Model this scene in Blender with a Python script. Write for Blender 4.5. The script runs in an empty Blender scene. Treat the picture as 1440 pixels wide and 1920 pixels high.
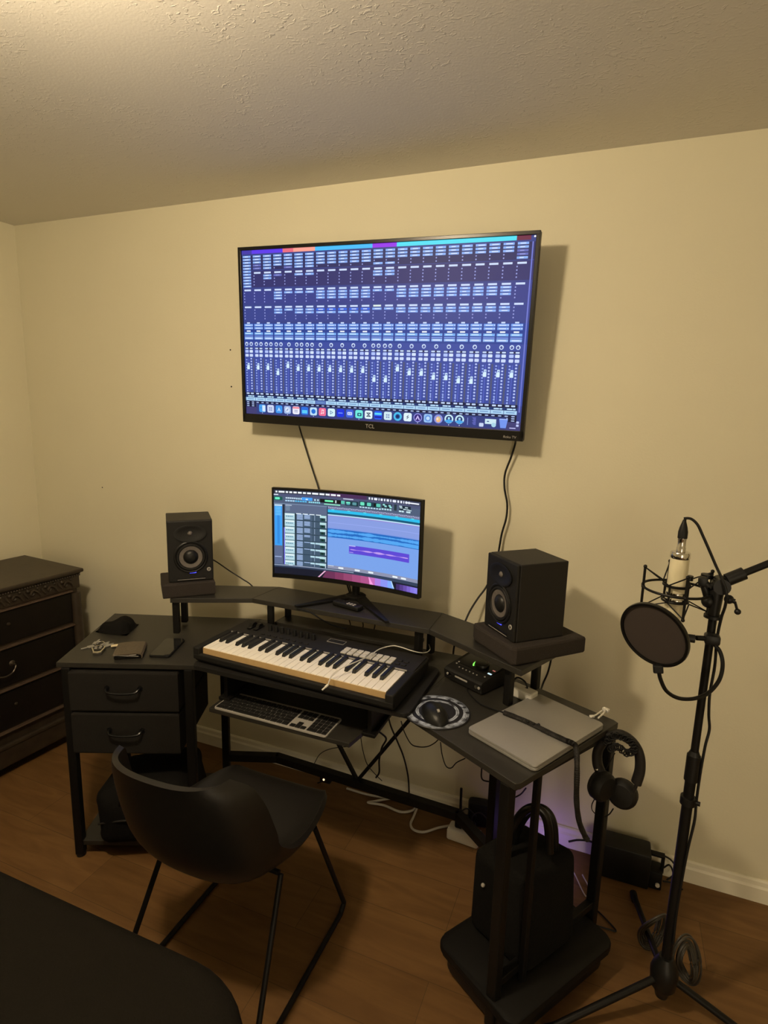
import bpy, bmesh, math, random
from mathutils import Vector, Matrix
random.seed(7)
S = bpy.context.scene
C = S.collection
PI = math.pi
V = Vector

# ------------------------------------------------------------------ camera
CP = V((2.76398, -2.08428, 1.63098)); FP = 1083.46375
_y, _p, _r = 0.37717, -0.17939, 0.02547
fw = V((-math.sin(_y)*math.cos(_p), math.cos(_y)*math.cos(_p), math.sin(_p)))
r0 = V((math.cos(_y), math.sin(_y), 0)); u0 = r0.cross(fw)
rt = math.cos(_r)*r0 + math.sin(_r)*u0
up = -math.sin(_r)*r0 + math.cos(_r)*u0
cam = bpy.data.cameras.new('camera'); co = bpy.data.objects.new('camera', cam); C.objects.link(co)
M = Matrix((rt, up, -fw)).transposed().to_4x4(); M.translation = CP
co.matrix_world = M
cam.sensor_fit = 'VERTICAL'; cam.sensor_height = 36; cam.lens = FP/1920*36; cam.clip_start = .02
S.camera = co
S.view_settings.view_transform = 'Standard'
S.view_settings.look = 'None'; S.view_settings.gamma = 1; S.view_settings.exposure = 0
S.view_settings.use_curve_mapping = False

# survey helpers: place measured points on horizontal / wall-parallel planes of the room
def _ray(x, y): return fw + (x-720)/FP*rt - (y-960)/FP*up
def F(x, y, z):
    d = _ray(x, y); return CP + d*((z-CP.z)/d.z)
def W(x, y, yy=0.):
    d = _ray(x, y); return CP + d*((yy-CP.y)/d.y)

# ------------------------------------------------------------------ materials
def mat(name, col, rough=.5, metal=0, emit=None, es=1, noise=0, nscale=20, bump=0, bscale=80, spec=.5, coat=0, sheen=0, alpha=1, trans=0):
    m = bpy.data.materials.new(name); m.use_nodes = True
    nt = m.node_tree; b = nt.nodes['Principled BSDF']
    b.inputs['Base Color'].default_value = (*col, 1); b.inputs['Roughness'].default_value = rough
    b.inputs['Metallic'].default_value = metal; b.inputs['Specular IOR Level'].default_value = spec
    b.inputs['Coat Weight'].default_value = coat; b.inputs['Sheen Weight'].default_value = sheen
    b.inputs['Alpha'].default_value = alpha; b.inputs['Transmission Weight'].default_value = trans
    if emit:
        b.inputs['Emission Color'].default_value = (*emit, 1); b.inputs['Emission Strength'].default_value = es
    tc = nt.nodes.new('ShaderNodeTexCoord')
    n = nt.nodes.new('ShaderNodeTexNoise'); n.inputs['Scale'].default_value = nscale; n.inputs['Detail'].default_value = 5
    nt.links.new(tc.outputs['Object'], n.inputs['Vector'])
    if noise:
        mx = nt.nodes.new('ShaderNodeMix'); mx.data_type = 'RGBA'
        mx.inputs[6].default_value = (*[c*(1-noise) for c in col], 1)
        mx.inputs[7].default_value = (*[min(1, c*(1+noise)) for c in col], 1)
        nt.links.new(n.outputs['Fac'], mx.inputs[0]); nt.links.new(mx.outputs[2], b.inputs['Base Color'])
    if bump:
        n2 = nt.nodes.new('ShaderNodeTexNoise'); n2.inputs['Scale'].default_value = bscale; n2.inputs['Detail'].default_value = 4
        nt.links.new(tc.outputs['Object'], n2.inputs['Vector'])
        bp = nt.nodes.new('ShaderNodeBump'); bp.inputs['Strength'].default_value = bump; bp.inputs['Distance'].default_value = .002
        nt.links.new(n2.outputs['Fac'], bp.inputs['Height']); nt.links.new(bp.outputs['Normal'], b.inputs['Normal'])
    return m

m_wall = mat('wall_paint', (.715, .672, .503), .75, noise=.03, nscale=3, bump=.25, bscale=140)
m_trim = mat('trim_paint', (.82, .78, .64), .45, noise=.04, nscale=6)
m_black = mat('black_laminate', (.024, .022, .018), .45, spec=.45, noise=.25, nscale=60, bump=.12, bscale=300)
m_edge = mat('black_edge_band', (.008, .008, .008), .5, noise=.2)
m_metal = mat('black_powder_steel', (.0055, .0050, .0045), .48, spec=.25, noise=.2, nscale=90, bump=.08, bscale=400)
m_fab = mat('black_drawer_fabric', (.013, .0115, .010), .9, spec=.2, noise=.3, nscale=200, bump=.3, bscale=500)
m_plast = mat('black_plastic', (.007, .007, .007), .42, spec=.35, noise=.15, nscale=60)
m_matte = mat('matte_black_plastic', (.009, .0085, .008), .6, spec=.3, noise=.2, nscale=150, bump=.1, bscale=600)
m_vinyl = mat('black_vinyl', (.014, .0125, .0115), .55, spec=.35, noise=.15, nscale=200, bump=.08, bscale=700)
m_foam = mat('charcoal_foam', (.034, .028, .024), .95, spec=.2, noise=.35, nscale=350, bump=.6, bscale=450)
m_gloss = mat('gloss_black', (.005, .005, .005), .28, spec=.4, noise=.1)
m_glass = mat('phone_glass', (.01, .01, .01), .06, noise=.1)
m_cone = mat('woven_grey_cone', (.12, .105, .095), .55, noise=.4, nscale=160)
m_chrome = mat('chrome', (.72, .70, .66), .12, metal=1, noise=.03)
m_silver = mat('silver_aluminium', (.34, .33, .31), .42, metal=.35, noise=.03, nscale=150)
m_cream = mat('cream_enamel', (.80, .73, .50), .35, noise=.04, nscale=40)
m_whitek = mat('ivory_key_plastic', (.95, .90, .80), .35, noise=.02)
m_pad = mat('white_rubber', (.62, .60, .55), .5, noise=.04)
m_white = mat('white_plastic', (.72, .70, .64), .4, noise=.04)
m_whiteC = mat('white_cord', (.50, .47, .42), .5, noise=.08)
m_cord = mat('black_cord', (.006, .006, .006), .5, spec=.3, noise=.15)
m_leather = mat('brown_leather', (.085, .065, .042), .6, noise=.35, nscale=90, bump=.4, bscale=200)
m_cloth = mat('black_cloth', (.0065, .006, .0055), .95, spec=.12, noise=.3, nscale=120, bump=.5, bscale=180)
m_bed = mat('charcoal_blanket', (.0095, .0080, .0058), .95, spec=.1, noise=.25, nscale=200, bump=.5, bscale=260)
m_dwood = mat('dark_stained_wood', (.036, .026, .017), .45, spec=.4, noise=.5, nscale=25, bump=.15, bscale=90)
m_dwood2 = mat('dark_drawer_wood', (.008, .006, .0045), .45, spec=.3, noise=.4, nscale=25)
m_rail = mat('worn_red_brown_rail', (.075, .048, .032), .5, noise=.3, nscale=40)
m_brass = mat('dark_bronze', (.07, .055, .04), .35, metal=.6, noise=.2)
m_chair = mat('black_chair_vinyl', (.0075, .0065, .0058), .42, spec=.45, noise=.1, nscale=80)
m_gcord = mat('grey_rubber_cord', (.05, .045, .036), .5, noise=.1)
m_tan = mat('shaded_key_front', (.50, .34, .16), .5, noise=.08, nscale=60)  # ivory key fronts in shade, painted as a tan colour
m_silver2 = mat('pale_aluminium', (.44, .42, .39), .42, metal=.15, noise=.03)
m_deck = mat('dull_black_plastic', (.0055, .005, .0045), .6, spec=.2, noise=.15)
m_mesh = mat('dark_nylon_mesh', (.035, .026, .022), .8, noise=.2, nscale=900)
m_led = mat('blue_led', (.02, .02, .2), .4, emit=(.06, .07, 1), es=2.2)
m_green = mat('green_led', (.05, .3, .02), .4, emit=(.25, 1, .12), es=1.3)
m_wled = mat('white_led', (.3, .3, .3), .4, emit=(.65, .9, 1), es=.9)
m_rled = mat('red_led', (.3, .1, .1), .4, emit=(.8, .25, .2), es=.5)
m_amber = mat('amber_led', (.5, .3, .1), .4, emit=(1, .6, .3), es=2.5)
m_purple = mat('purple_led', (.1, .05, .3), .4, emit=(.42, .26, 1), es=13)
m_gmark = mat('grey_marking', (.38, .36, .33), .6, noise=.05)
m_disp = mat('dim_display', (.03, .03, .035), .25, noise=.2)
m_wood_tag = mat('cream_key_tag', (.8, .68, .45), .5, noise=.05)

def lamp_mat():
    m = bpy.data.materials.new('frosted_lamp_glass'); m.use_nodes = True
    b = m.node_tree.nodes['Principled BSDF']
    b.inputs['Base Color'].default_value = (.9, .85, .75, 1)
    b.inputs['Emission Color'].default_value = (1, .80, .53, 1); b.inputs['Emission Strength'].default_value = LAMP
    return m
LAMP = 335
m_lamp = lamp_mat()

def floor_mat():
    m = bpy.data.materials.new('vinyl_plank_floor'); m.use_nodes = True
    nt = m.node_tree; b = nt.nodes['Principled BSDF']; L = nt.links
    tc = nt.nodes.new('ShaderNodeTexCoord')
    br = nt.nodes.new('ShaderNodeTexBrick'); br.inputs['Scale'].default_value = 1
    br.inputs['Brick Width'].default_value = 1.2; br.inputs['Row Height'].default_value = .18
    br.inputs['Mortar Size'].default_value = .0012; br.inputs['Color1'].default_value = (.150, .078, .0255, 1)
    br.inputs['Color2'].default_value = (.185, .098, .034, 1); br.inputs['Mortar'].default_value = (.10, .055, .02, 1)
    br.offset = .37
    L.new(tc.outputs['Object'], br.inputs['Vector'])
    mp = nt.nodes.new('ShaderNodeMapping'); mp.inputs['Scale'].default_value = (2.2, 14, 1)
    L.new(tc.outputs['Object'], mp.inputs['Vector'])
    n = nt.nodes.new('ShaderNodeTexNoise'); n.inputs['Scale'].default_value = 1.6; n.inputs['Detail'].default_value = 7; n.inputs['Distortion'].default_value = 1.2
    L.new(mp.outputs['Vector'], n.inputs['Vector'])
    rp = nt.nodes.new('ShaderNodeValToRGB'); rp.color_ramp.elements[0].position = .3; rp.color_ramp.elements[0].color = (.72, .68, .64, 1)
    rp.color_ramp.elements[1].position = .72; rp.color_ramp.elements[1].color = (1.08, 1.08, 1.08, 1)
    L.new(n.outputs['Fac'], rp.inputs['Fac'])
    mx = nt.nodes.new('ShaderNodeMix'); mx.data_type = 'RGBA'; mx.blend_type = 'MULTIPLY'; mx.inputs[0].default_value = 1
    L.new(br.outputs['Color'], mx.inputs[6]); L.new(rp.outputs['Color'], mx.inputs[7]); L.new(mx.outputs[2], b.inputs['Base Color'])
    b.inputs['Roughness'].default_value = .55; b.inputs['Specular IOR Level'].default_value = .3
    bp = nt.nodes.new('ShaderNodeBump'); bp.inputs['Strength'].default_value = .1; bp.inputs['Distance'].default_value = .002
    L.new(n.outputs['Fac'], bp.inputs['Height']); L.new(bp.outputs['Normal'], b.inputs['Normal'])
    return m
def ceil_mat():
    m = bpy.data.materials.new('knockdown_ceiling'); m.use_nodes = True
    nt = m.node_tree; b = nt.nodes['Principled BSDF']; L = nt.links
    b.inputs['Base Color'].default_value = (.72, .69, .62, 1); b.inputs['Roughness'].default_value = .7
    tc = nt.nodes.new('ShaderNodeTexCoord')
    mp = nt.nodes.new('ShaderNodeMapping'); mp.inputs['Scale'].default_value = (1, 1.5, 1); L.new(tc.outputs['Object'], mp.inputs['Vector'])
    n = nt.nodes.new('ShaderNodeTexNoise'); n.inputs['Scale'].default_value = 46; n.inputs['Detail'].default_value = 3; n.inputs['Distortion'].default_value = 1.3
    L.new(mp.outputs['Vector'], n.inputs['Vector'])
    rp = nt.nodes.new('ShaderNodeValToRGB'); rp.color_ramp.elements[0].position = .56; rp.color_ramp.elements[1].position = .68
    L.new(n.outputs['Fac'], rp.inputs['Fac'])
    n3 = nt.nodes.new('ShaderNodeTexNoise'); n3.inputs['Scale'].default_value = 3.0; L.new(tc.outputs['Object'], n3.inputs['Vector'])
    rp3 = nt.nodes.new('ShaderNodeValToRGB'); rp3.color_ramp.elements[0].position = .38; rp3.color_ramp.elements[1].position = .6
    L.new(n3.outputs['Fac'], rp3.inputs['Fac'])
    mu = nt.nodes.new('ShaderNodeMath'); mu.operation = 'MULTIPLY'
    L.new(rp.outputs['Color'], mu.inputs[0]); L.new(rp3.outputs['Color'], mu.inputs[1])
    n2 = nt.nodes.new('ShaderNodeTexNoise'); n2.inputs['Scale'].default_value = 160; n2.inputs['Detail'].default_value = 3
    L.new(tc.outputs['Object'], n2.inputs['Vector'])
    ad = nt.nodes.new('ShaderNodeMath'); ad.operation = 'MULTIPLY_ADD'; ad.inputs[1].default_value = .35
    L.new(n2.outputs['Fac'], ad.inputs[0]); L.new(mu.outputs[0], ad.inputs[2])
    bp = nt.nodes.new('ShaderNodeBump'); bp.inputs['Strength'].default_value = .6; bp.inputs['Distance'].default_value = .0017
    L.new(ad.outputs[0], bp.inputs['Height']); L.new(bp.outputs['Normal'], b.inputs['Normal'])
    return m
m_floor = floor_mat(); m_ceil = ceil_mat()
def screen_mat(name, gain):
    m = bpy.data.materials.new(name); m.use_nodes = True
    nt = m.node_tree; b = nt.nodes['Principled BSDF']
    a = nt.nodes.new('ShaderNodeAttribute'); a.attribute_name = 'Col'
    nt.links.new(a.outputs['Color'], b.inputs['Emission Color']); b.inputs['Emission Strength'].default_value = gain
    b.inputs['Base Color'].default_value = (.004, .004, .004, 1); b.inputs['Roughness'].default_value = .5
    b.inputs['Specular IOR Level'].default_value = .2
    return m
m_tvscr = screen_mat('television_picture', 1.0); m_monscr = screen_mat('monitor_picture', 1.0)
def mousepad_mat():
    m = bpy.data.materials.new('swirl_mouse_pad_print'); m.use_nodes = True
    nt = m.node_tree; b = nt.nodes['Principled BSDF']; L = nt.links
    tc = nt.nodes.new('ShaderNodeTexCoord')
    g = nt.nodes.new('ShaderNodeVectorMath'); g.operation = 'LENGTH'; L.new(tc.outputs['Object'], g.inputs[0])
    n = nt.nodes.new('ShaderNodeTexNoise'); n.inputs['Scale'].default_value = 16; n.inputs['Detail'].default_value = 3; L.new(tc.outputs['Object'], n.inputs['Vector'])
    a = nt.nodes.new('ShaderNodeMath'); a.operation = 'MULTIPLY_ADD'; a.inputs[1].default_value = .009; L.new(n.outputs['Fac'], a.inputs[0]); L.new(g.outputs['Value'], a.inputs[2])
    w = nt.nodes.new('ShaderNodeMath'); w.operation = 'MULTIPLY'; w.inputs[1].default_value = 9.55; L.new(a.outputs[0], w.inputs[0])
    rp = nt.nodes.new('ShaderNodeValToRGB'); L.new(w.outputs[0], rp.inputs['Fac']); cr = rp.color_ramp
    st = [(.0, 0), (.56, 0), (.585, .9), (.61, .15), (.64, .7), (.665, 0), (.77, 0), (.80, .9), (.815, .15), (.835, 1), (.86, .1), (.885, .8), (.91, .1), (.93, .5), (.955, 0)]
    cr.elements[0].position = 0; cr.elements[0].color = (0, 0, 0, 1); cr.elements[1].position = 1; cr.elements[1].color = (0, 0, 0, 1)
    for p_, v_ in st[1:]: el = cr.elements.new(p_); el.color = (v_, v_, v_, 1)
    n2 = nt.nodes.new('ShaderNodeTexNoise'); n2.inputs['Scale'].default_value = 55; n2.inputs['Detail'].default_value = 4; L.new(tc.outputs['Object'], n2.inputs['Vector'])
    r2 = nt.nodes.new('ShaderNodeValToRGB'); r2.color_ramp.elements[0].position = .34; r2.color_ramp.elements[1].position = .55; L.new(n2.outputs['Fac'], r2.inputs['Fac'])
    r3 = nt.nodes.new('ShaderNodeValToRGB'); r3.color_ramp.elements[0].position = .045; r3.color_ramp.elements[1].position = .058; L.new(g.outputs['Value'], r3.inputs['Fac'])
    m1 = nt.nodes.new('ShaderNodeMath'); m1.operation = 'MULTIPLY'; L.new(rp.outputs['Color'], m1.inputs[0]); L.new(r3.outputs['Color'], m1.inputs[1])
    m2 = nt.nodes.new('ShaderNodeMath'); m2.operation = 'MULTIPLY'; L.new(m1.outputs[0], m2.inputs[0]); L.new(r2.outputs['Color'], m2.inputs[1])
    mx = nt.nodes.new('ShaderNodeMix'); mx.data_type = 'RGBA'; mx.inputs[6].default_value = (.010, .010, .014, 1); mx.inputs[7].default_value = (.75, .84, 1.0, 1)
    L.new(m2.outputs[0], mx.inputs[0]); L.new(mx.outputs[2], b.inputs['Base Color']); b.inputs['Roughness'].default_value = .5
    return m
m_mpad = mousepad_mat()

# ------------------------------------------------------------------ mesh helpers
def BM(): return bmesh.new()
def box(bm, c, s, rot=None, bev=0, seg=2):
    r = bmesh.ops.create_cube(bm, size=1)
    vs = r['verts']
    bmesh.ops.scale(bm, vec=s, verts=vs)
    if bev:
        es = list({e for v in vs for e in v.link_edges})
        rr = bmesh.ops.bevel(bm, geom=es, offset=bev, segments=seg, profile=.5, affect='EDGES')
        vs = list({v for f in rr['faces'] for v in f.verts} | {v for v in vs if v.is_valid})
    if rot is not None: bmesh.ops.transform(bm, matrix=rot.to_4x4(), verts=vs)
    bmesh.ops.translate(bm, vec=c, verts=vs)
    return vs
def rz(a): return Matrix.Rotation(a, 3, 'Z')
def align(d):  # rotation taking +Z to d
    return V((0, 0, 1)).rotation_difference(V(d).normalized()).to_matrix()
def cyl(bm, a, b, r, r2=None, n=20, cap=True):
    a, b = V(a), V(b); d = b-a
    res = bmesh.ops.create_cone(bm, cap_ends=cap, segments=n, radius1=r, radius2=r if r2 is None else r2, depth=d.length)
    bmesh.ops.transform(bm, matrix=Matrix.Translation((a+b)/2) @ align(d).to_4x4(), verts=res['verts'])
    return res['verts']
def lathe(bm, prof, n=32, mtx=None):
    rings = []
    for (r, z) in prof:
        if r < 1e-6: rings.append([bm.verts.new((0, 0, z))])
        else: rings.append([bm.verts.new((r*math.cos(2*PI*k/n), r*math.sin(2*PI*k/n), z)) for k in range(n)])
    for A, B in zip(rings, rings[1:]):
        for k in range(n):
            if len(A) == 1 and len(B) == 1: continue
            if len(A) == 1: bm.faces.new((A[0], B[k], B[(k+1) % n]))
            elif len(B) == 1: bm.faces.new((A[k], A[(k+1) % n], B[0]))
            else: bm.faces.new((A[k], A[(k+1) % n], B[(k+1) % n], B[k]))
    vs = [v for r in rings for v in r]
    if mtx is not None: bmesh.ops.transform(bm, matrix=mtx, verts=vs)
    return vs
def spline(pts, k=8, closed=False):
    P = [V(p) for p in pts]; n = len(P); out = []
    if n < 3 and not closed: return P
    rng = range(n) if closed else range(n-1)
    for i in rng:
        p0 = P[(i-1) % n] if closed or i > 0 else P[0]*2-P[1]
        p1 = P[i]; p2 = P[(i+1) % n]
        p3 = P[(i+2) % n] if closed or i+2 < n else P[-1]*2-P[-2]
        for j in range(k):
            t = j/k
            out.append(.5*((2*p1)+(p2-p0)*t+(2*p0-5*p1+4*p2-p3)*t*t+(3*p1-p0-3*p2+p3)*t**3))
    if not closed: out.append(P[-1])
    return out
def tube(bm, pts, r, n=8, k=8, closed=False, smooth=True, sx=1, sy=1):
    P = spline(pts, k, closed) if smooth else [V(p) for p in pts]
    m = len(P); rings = []
    t0 = (P[1]-P[0]).normalized(); nv = t0.orthogonal().normalized()
    for i, p in enumerate(P):
        a = P[i-1] if i > 0 else (P[-1] if closed else P[0]); b = P[i+1] if i+1 < m else (P[0] if closed else P[-1])
        t = (b-a).normalized() if (b-a).length > 1e-9 else t0
        nv = (nv-t*nv.dot(t)).normalized(); bn = t.cross(nv)
        rr = r(i/(m-1)) if callable(r) else r
        rings.append([bm.verts.new(p+nv*math.cos(2*PI*q/n)*rr*sx+bn*math.sin(2*PI*q/n)*rr*sy) for q in range(n)])
    for i in range(m if closed else m-1):
        A, B = rings[i], rings[(i+1) % m]
        for q in range(n): bm.faces.new((A[q], A[(q+1) % n], B[(q+1) % n], B[q]))
    if not closed:
        bm.faces.new(rings[0][::-1]); bm.faces.new(rings[-1])
def prism(bm, poly, z0, z1, bev=0):
    b = [bm.verts.new((p[0], p[1], z0)) for p in poly]; t = [bm.verts.new((p[0], p[1], z1)) for p in poly]
    n = len(poly)
    f1 = bm.faces.new(b[::-1]); f2 = bm.faces.new(t)
    for i in range(n): bm.faces.new((b[i], b[(i+1) % n], t[(i+1) % n], t[i]))
    if bev: bmesh.ops.bevel(bm, geom=list(f1.edges)+list(f2.edges), offset=bev, segments=2, profile=.5, affect='EDGES')
def rpoly(w, d, r, n=6):
    out = []
    for cx, cy, a0 in ((w/2-r, d/2-r, 0), (-w/2+r, d/2-r, 90), (-w/2+r, -d/2+r, 180), (w/2-r, -d/2+r, 270)):
        for k in range(n+1):
            a = math.radians(a0+90*k/n); out.append((cx+r*math.cos(a), cy+r*math.sin(a)))
    return out
def ball(bm, c, r, s=(1, 1, 1), u=20, v=12):
    x = bmesh.ops.create_uvsphere(bm, u_segments=u, v_segments=v, radius=r)
    bmesh.ops.scale(bm, vec=s, verts=x['verts']); bmesh.ops.translate(bm, vec=c, verts=x['verts'])
    return x['verts']

XF = {}
def obj(name, bm, m, parent=None, smooth=False, label=None):
    """one mesh object; vertices in the parent's frame"""
    bmesh.ops.recalc_face_normals(bm, faces=bm.faces[:])
    me = bpy.data.meshes.new(name); bm.to_mesh(me); bm.free()
    for mm in (m if isinstance(m, (list, tuple)) else [m]): me.materials.append(mm)
    if smooth:
        for p in me.polygons: p.use_smooth = True
        try: me.set_sharp_from_angle(angle=math.radians(38))
        except Exception: pass
    o = bpy.data.objects.new(name, me); C.objects.link(o)
    if parent is not None: o.parent = parent
    if label: o['label'] = label
    return o
def wobj(name, bm, m, parent, smooth=False, label=None):
    """vertices given in room coordinates, stored in the parent's frame"""
    q = parent; inv = Matrix.Identity(4)
    chain = []
    while q is not None: chain.append(q); q = q.parent
    mw = Matrix.Identity(4)
    for q in reversed(chain): mw = mw @ XF.get(q.name, Matrix.Identity(4))
    bmesh.ops.transform(bm, matrix=mw.inverted(), verts=bm.verts[:])
    return obj(name, bm, m, parent, smooth, label)
def tag(o, label, cat, group=None, kind=None):
    o['label'] = label; o['category'] = cat
    if group: o['group'] = group
    if kind: o['kind'] = kind
    return o
def thing(name, label, cat, loc=(0, 0, 0), rot=0, group=None, mtx=None):
    o = bpy.data.objects.new(name, None); C.objects.link(o); o.empty_display_size = .05
    m = mtx if mtx is not None else Matrix.Translation(V(loc)) @ Matrix.Rotation(rot, 4, 'Z')
    o.matrix_world = m; XF[o.name] = m.copy()
    return tag(o, label, cat, group)
def solo(name, bm, m, label, cat, smooth=False, group=None):
    """thing of a single mesh given in room coordinates; origin moved to its base centre"""
    xs = [v.co for v in bm.verts]
    c = V(((min(v.x for v in xs)+max(v.x for v in xs))/2, (min(v.y for v in xs)+max(v.y for v in xs))/2, min(v.z for v in xs)))
    bmesh.ops.translate(bm, vec=-c, verts=bm.verts[:])
    o = obj(name, bm, m, None, smooth); o.location = c
    return tag(o, label, cat, group)
def struct(name, bm, m, label):
    o = obj(name, bm, m); o['kind'] = 'structure'; o['label'] = label; return o
def text_mesh(name, s, size, m, parent, mtx, depth=.0003):
    cu = bpy.data.curves.new(name, 'FONT'); cu.body = s; cu.size = size; cu.extrude = depth; cu.align_x = 'CENTER'; cu.align_y = 'CENTER'
    t = bpy.data.objects.new('tmp_text', cu); C.objects.link(t)
    dg = bpy.context.evaluated_depsgraph_get(); me = bpy.data.meshes.new_from_object(t.evaluated_get(dg))
    bpy.data.objects.remove(t); me.name = name; me.materials.clear(); me.materials.append(m)
    me.transform(mtx); o = bpy.data.objects.new(name, me); C.objects.link(o); o.parent = parent
    return o

# ------------------------------------------------------------------ room shell
RX, RY, RH = 4.7, -4.3, 2.44
b = BM(); box(b, (RX/2, RY/2, -.05), (RX+.2, -RY+.2, .1)); struct('floor', b, m_floor, 'brown wood-look vinyl plank floor')
b = BM(); box(b, (RX/2, RY/2, RH+.05), (RX+.2, -RY+.2, .1)); struct('ceiling', b, m_ceil, 'beige knockdown-textured ceiling')
b = BM(); box(b, (RX/2, .05, RH/2), (RX+.2, .1, RH)); struct('wall_back', b, m_wall, 'beige painted wall behind the desk')
b = BM(); box(b, (-.05, RY/2, RH/2), (.1, -RY+.2, RH)); struct('wall_left', b, m_wall, 'beige painted wall behind the dresser')
b = BM(); box(b, (RX+.05, RY/2, RH/2), (.1, -RY+.2, RH)); struct('wall_right', b, m_wall, 'beige painted wall on the right')
b = BM(); box(b, (RX/2, RY-.05, RH/2), (RX+.2, .1, RH)); struct('wall_front', b, m_wall, 'beige painted wall behind the camera')
def baseboard(name, a, d, L, lab):
    b = BM()
    prof = [(0, 0), (-.014, 0), (-.014, .052), (-.010, .060), (-.008, .074), (-.004, .080), (0, .080)]
    n = V((-d.y, d.x, 0)); R1 = [b.verts.new(a+n*p[0]*-1*-1+V((0, 0, p[1]))) for p in prof]
    R2 = [b.verts.new(a+d*L+n*p[0]+V((0, 0, p[1]))) for p in prof]
    for i in range(len(prof)-1): b.faces.new((R1[i], R1[i+1], R2[i+1], R2[i]))
    b.faces.new(R1); b.faces.new(R2[::-1])
    struct(name, b, m_trim, lab)
baseboard('baseboard_back', V((0, 0, 0)), V((1, 0, 0)), RX, 'cream baseboard along the back wall')
baseboard('baseboard_left', V((0, RY, 0)), V((0, 1, 0)), -RY, 'cream baseboard along the left wall')
b = BM()
for p, r in ((W(432, 656), .0032), (W(434, 725), .0034)): cyl(b, p+V((0, -.001, 0)), p+V((0, .002, 0)), r, n=10)
cyl(b, W(192, 914)+V((0, -.001, 0)), W(192, 914)+V((0, .002, 0)), .003, n=8)
struct('trim_1', b, m_fab, 'two small dark screw holes left of the television')

# ceiling lamp that lights the room
t = thing('ceiling_light', 'round flush ceiling light with glowing glass dome, above the gap left of the camera', 'lamp', (1.83, -1.60, RH))
b = BM(); lathe(b, [(0, 0), (.075, 0), (.080, -.012), (.050, -.030), (.046, -.100), (0, -.100)]); obj('canopy', b, m_brass, t, True)
b = BM(); lathe(b, [(.045, -.100), (.066, -.118), (.074, -.152), (.064, -.188), (.038, -.208), (0, -.214)], 32); obj('glass_dome', b, m_lamp, t, True)

# soft fill light and a frame around it, both added behind the camera
b = BM()
for c, q in (((3.52, RY+.012, 1.03), (.07, .03, 2.06)), ((4.42, RY+.012, 1.03), (.07, .03, 2.06)), ((3.97, RY+.012, 2.09), (.97, .03, .07))): box(b, c, q, bev=.004)
struct('added_light_frame', b, m_trim, 'cream frame added around the fill light behind the camera')
al = bpy.data.lights.new('fill_light', 'AREA'); al.shape = 'RECTANGLE'; al.size = .82; al.size_y = 2.0; al.energy = 20; al.color = (1, .84, .60)
ao = bpy.data.objects.new('fill_light', al); C.objects.link(ao); ao.location = (3.97, RY+.03, 1.03); ao.rotation_euler = (PI/2, 0, 0)

# ------------------------------------------------------------------ television
mt = Matrix.Translation((1.929, -.13, 1.868)) @ Matrix.Rotation(math.radians(1.53), 4, 'Y') @ Matrix.Rotation(math.radians(3.5), 4, 'X')
tv = thing('television', 'large flat television on the wall showing a blue audio mixer screen', 'television', mtx=mt)
TW, TH = 1.110, .648
b = BM(); box(b, (0, .012, 0), (TW, .020, TH), bev=.003); box(b, (0, .038, -.06), (.86, .045, .42), bev=.012); obj('housing', b, m_matte, tv)
sw, sh = TW-.026, TH-.046; scy = .011
b = BM()
for c, s in (((0, -.001, TH/2-.006), (TW, .010, .012)), ((0, -.001, -TH/2+.017), (TW, .010, .034)), ((-TW/2+.0065, -.001, 0), (.013, .010, TH-.02)), ((TW/2-.0065, -.001, 0), (.013, .010, TH-.02))): box(b, c, s, bev=.0015)
obj('bezel', b, m_gloss, tv)
b = BM(); box(b, (0, .075, 0), (.30, .012, .22)); box(b, (0, .095, 0), (.05, .05, .12)); obj('wall_bracket', b, m_metal, tv)
text_mesh('logo', 'TCL', .020, m_gmark, tv, Matrix.Translation((0, -.0068, -TH/2+.016)) @ Matrix.Rotation(PI/2, 4, 'X'))
text_mesh('logo', 'Roku TV', .012, m_gmark, tv, Matrix.Translation((TW/2-.045, -.0068, -TH/2+.012)) @ Matrix.Rotation(PI/2, 4, 'X'))

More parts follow.
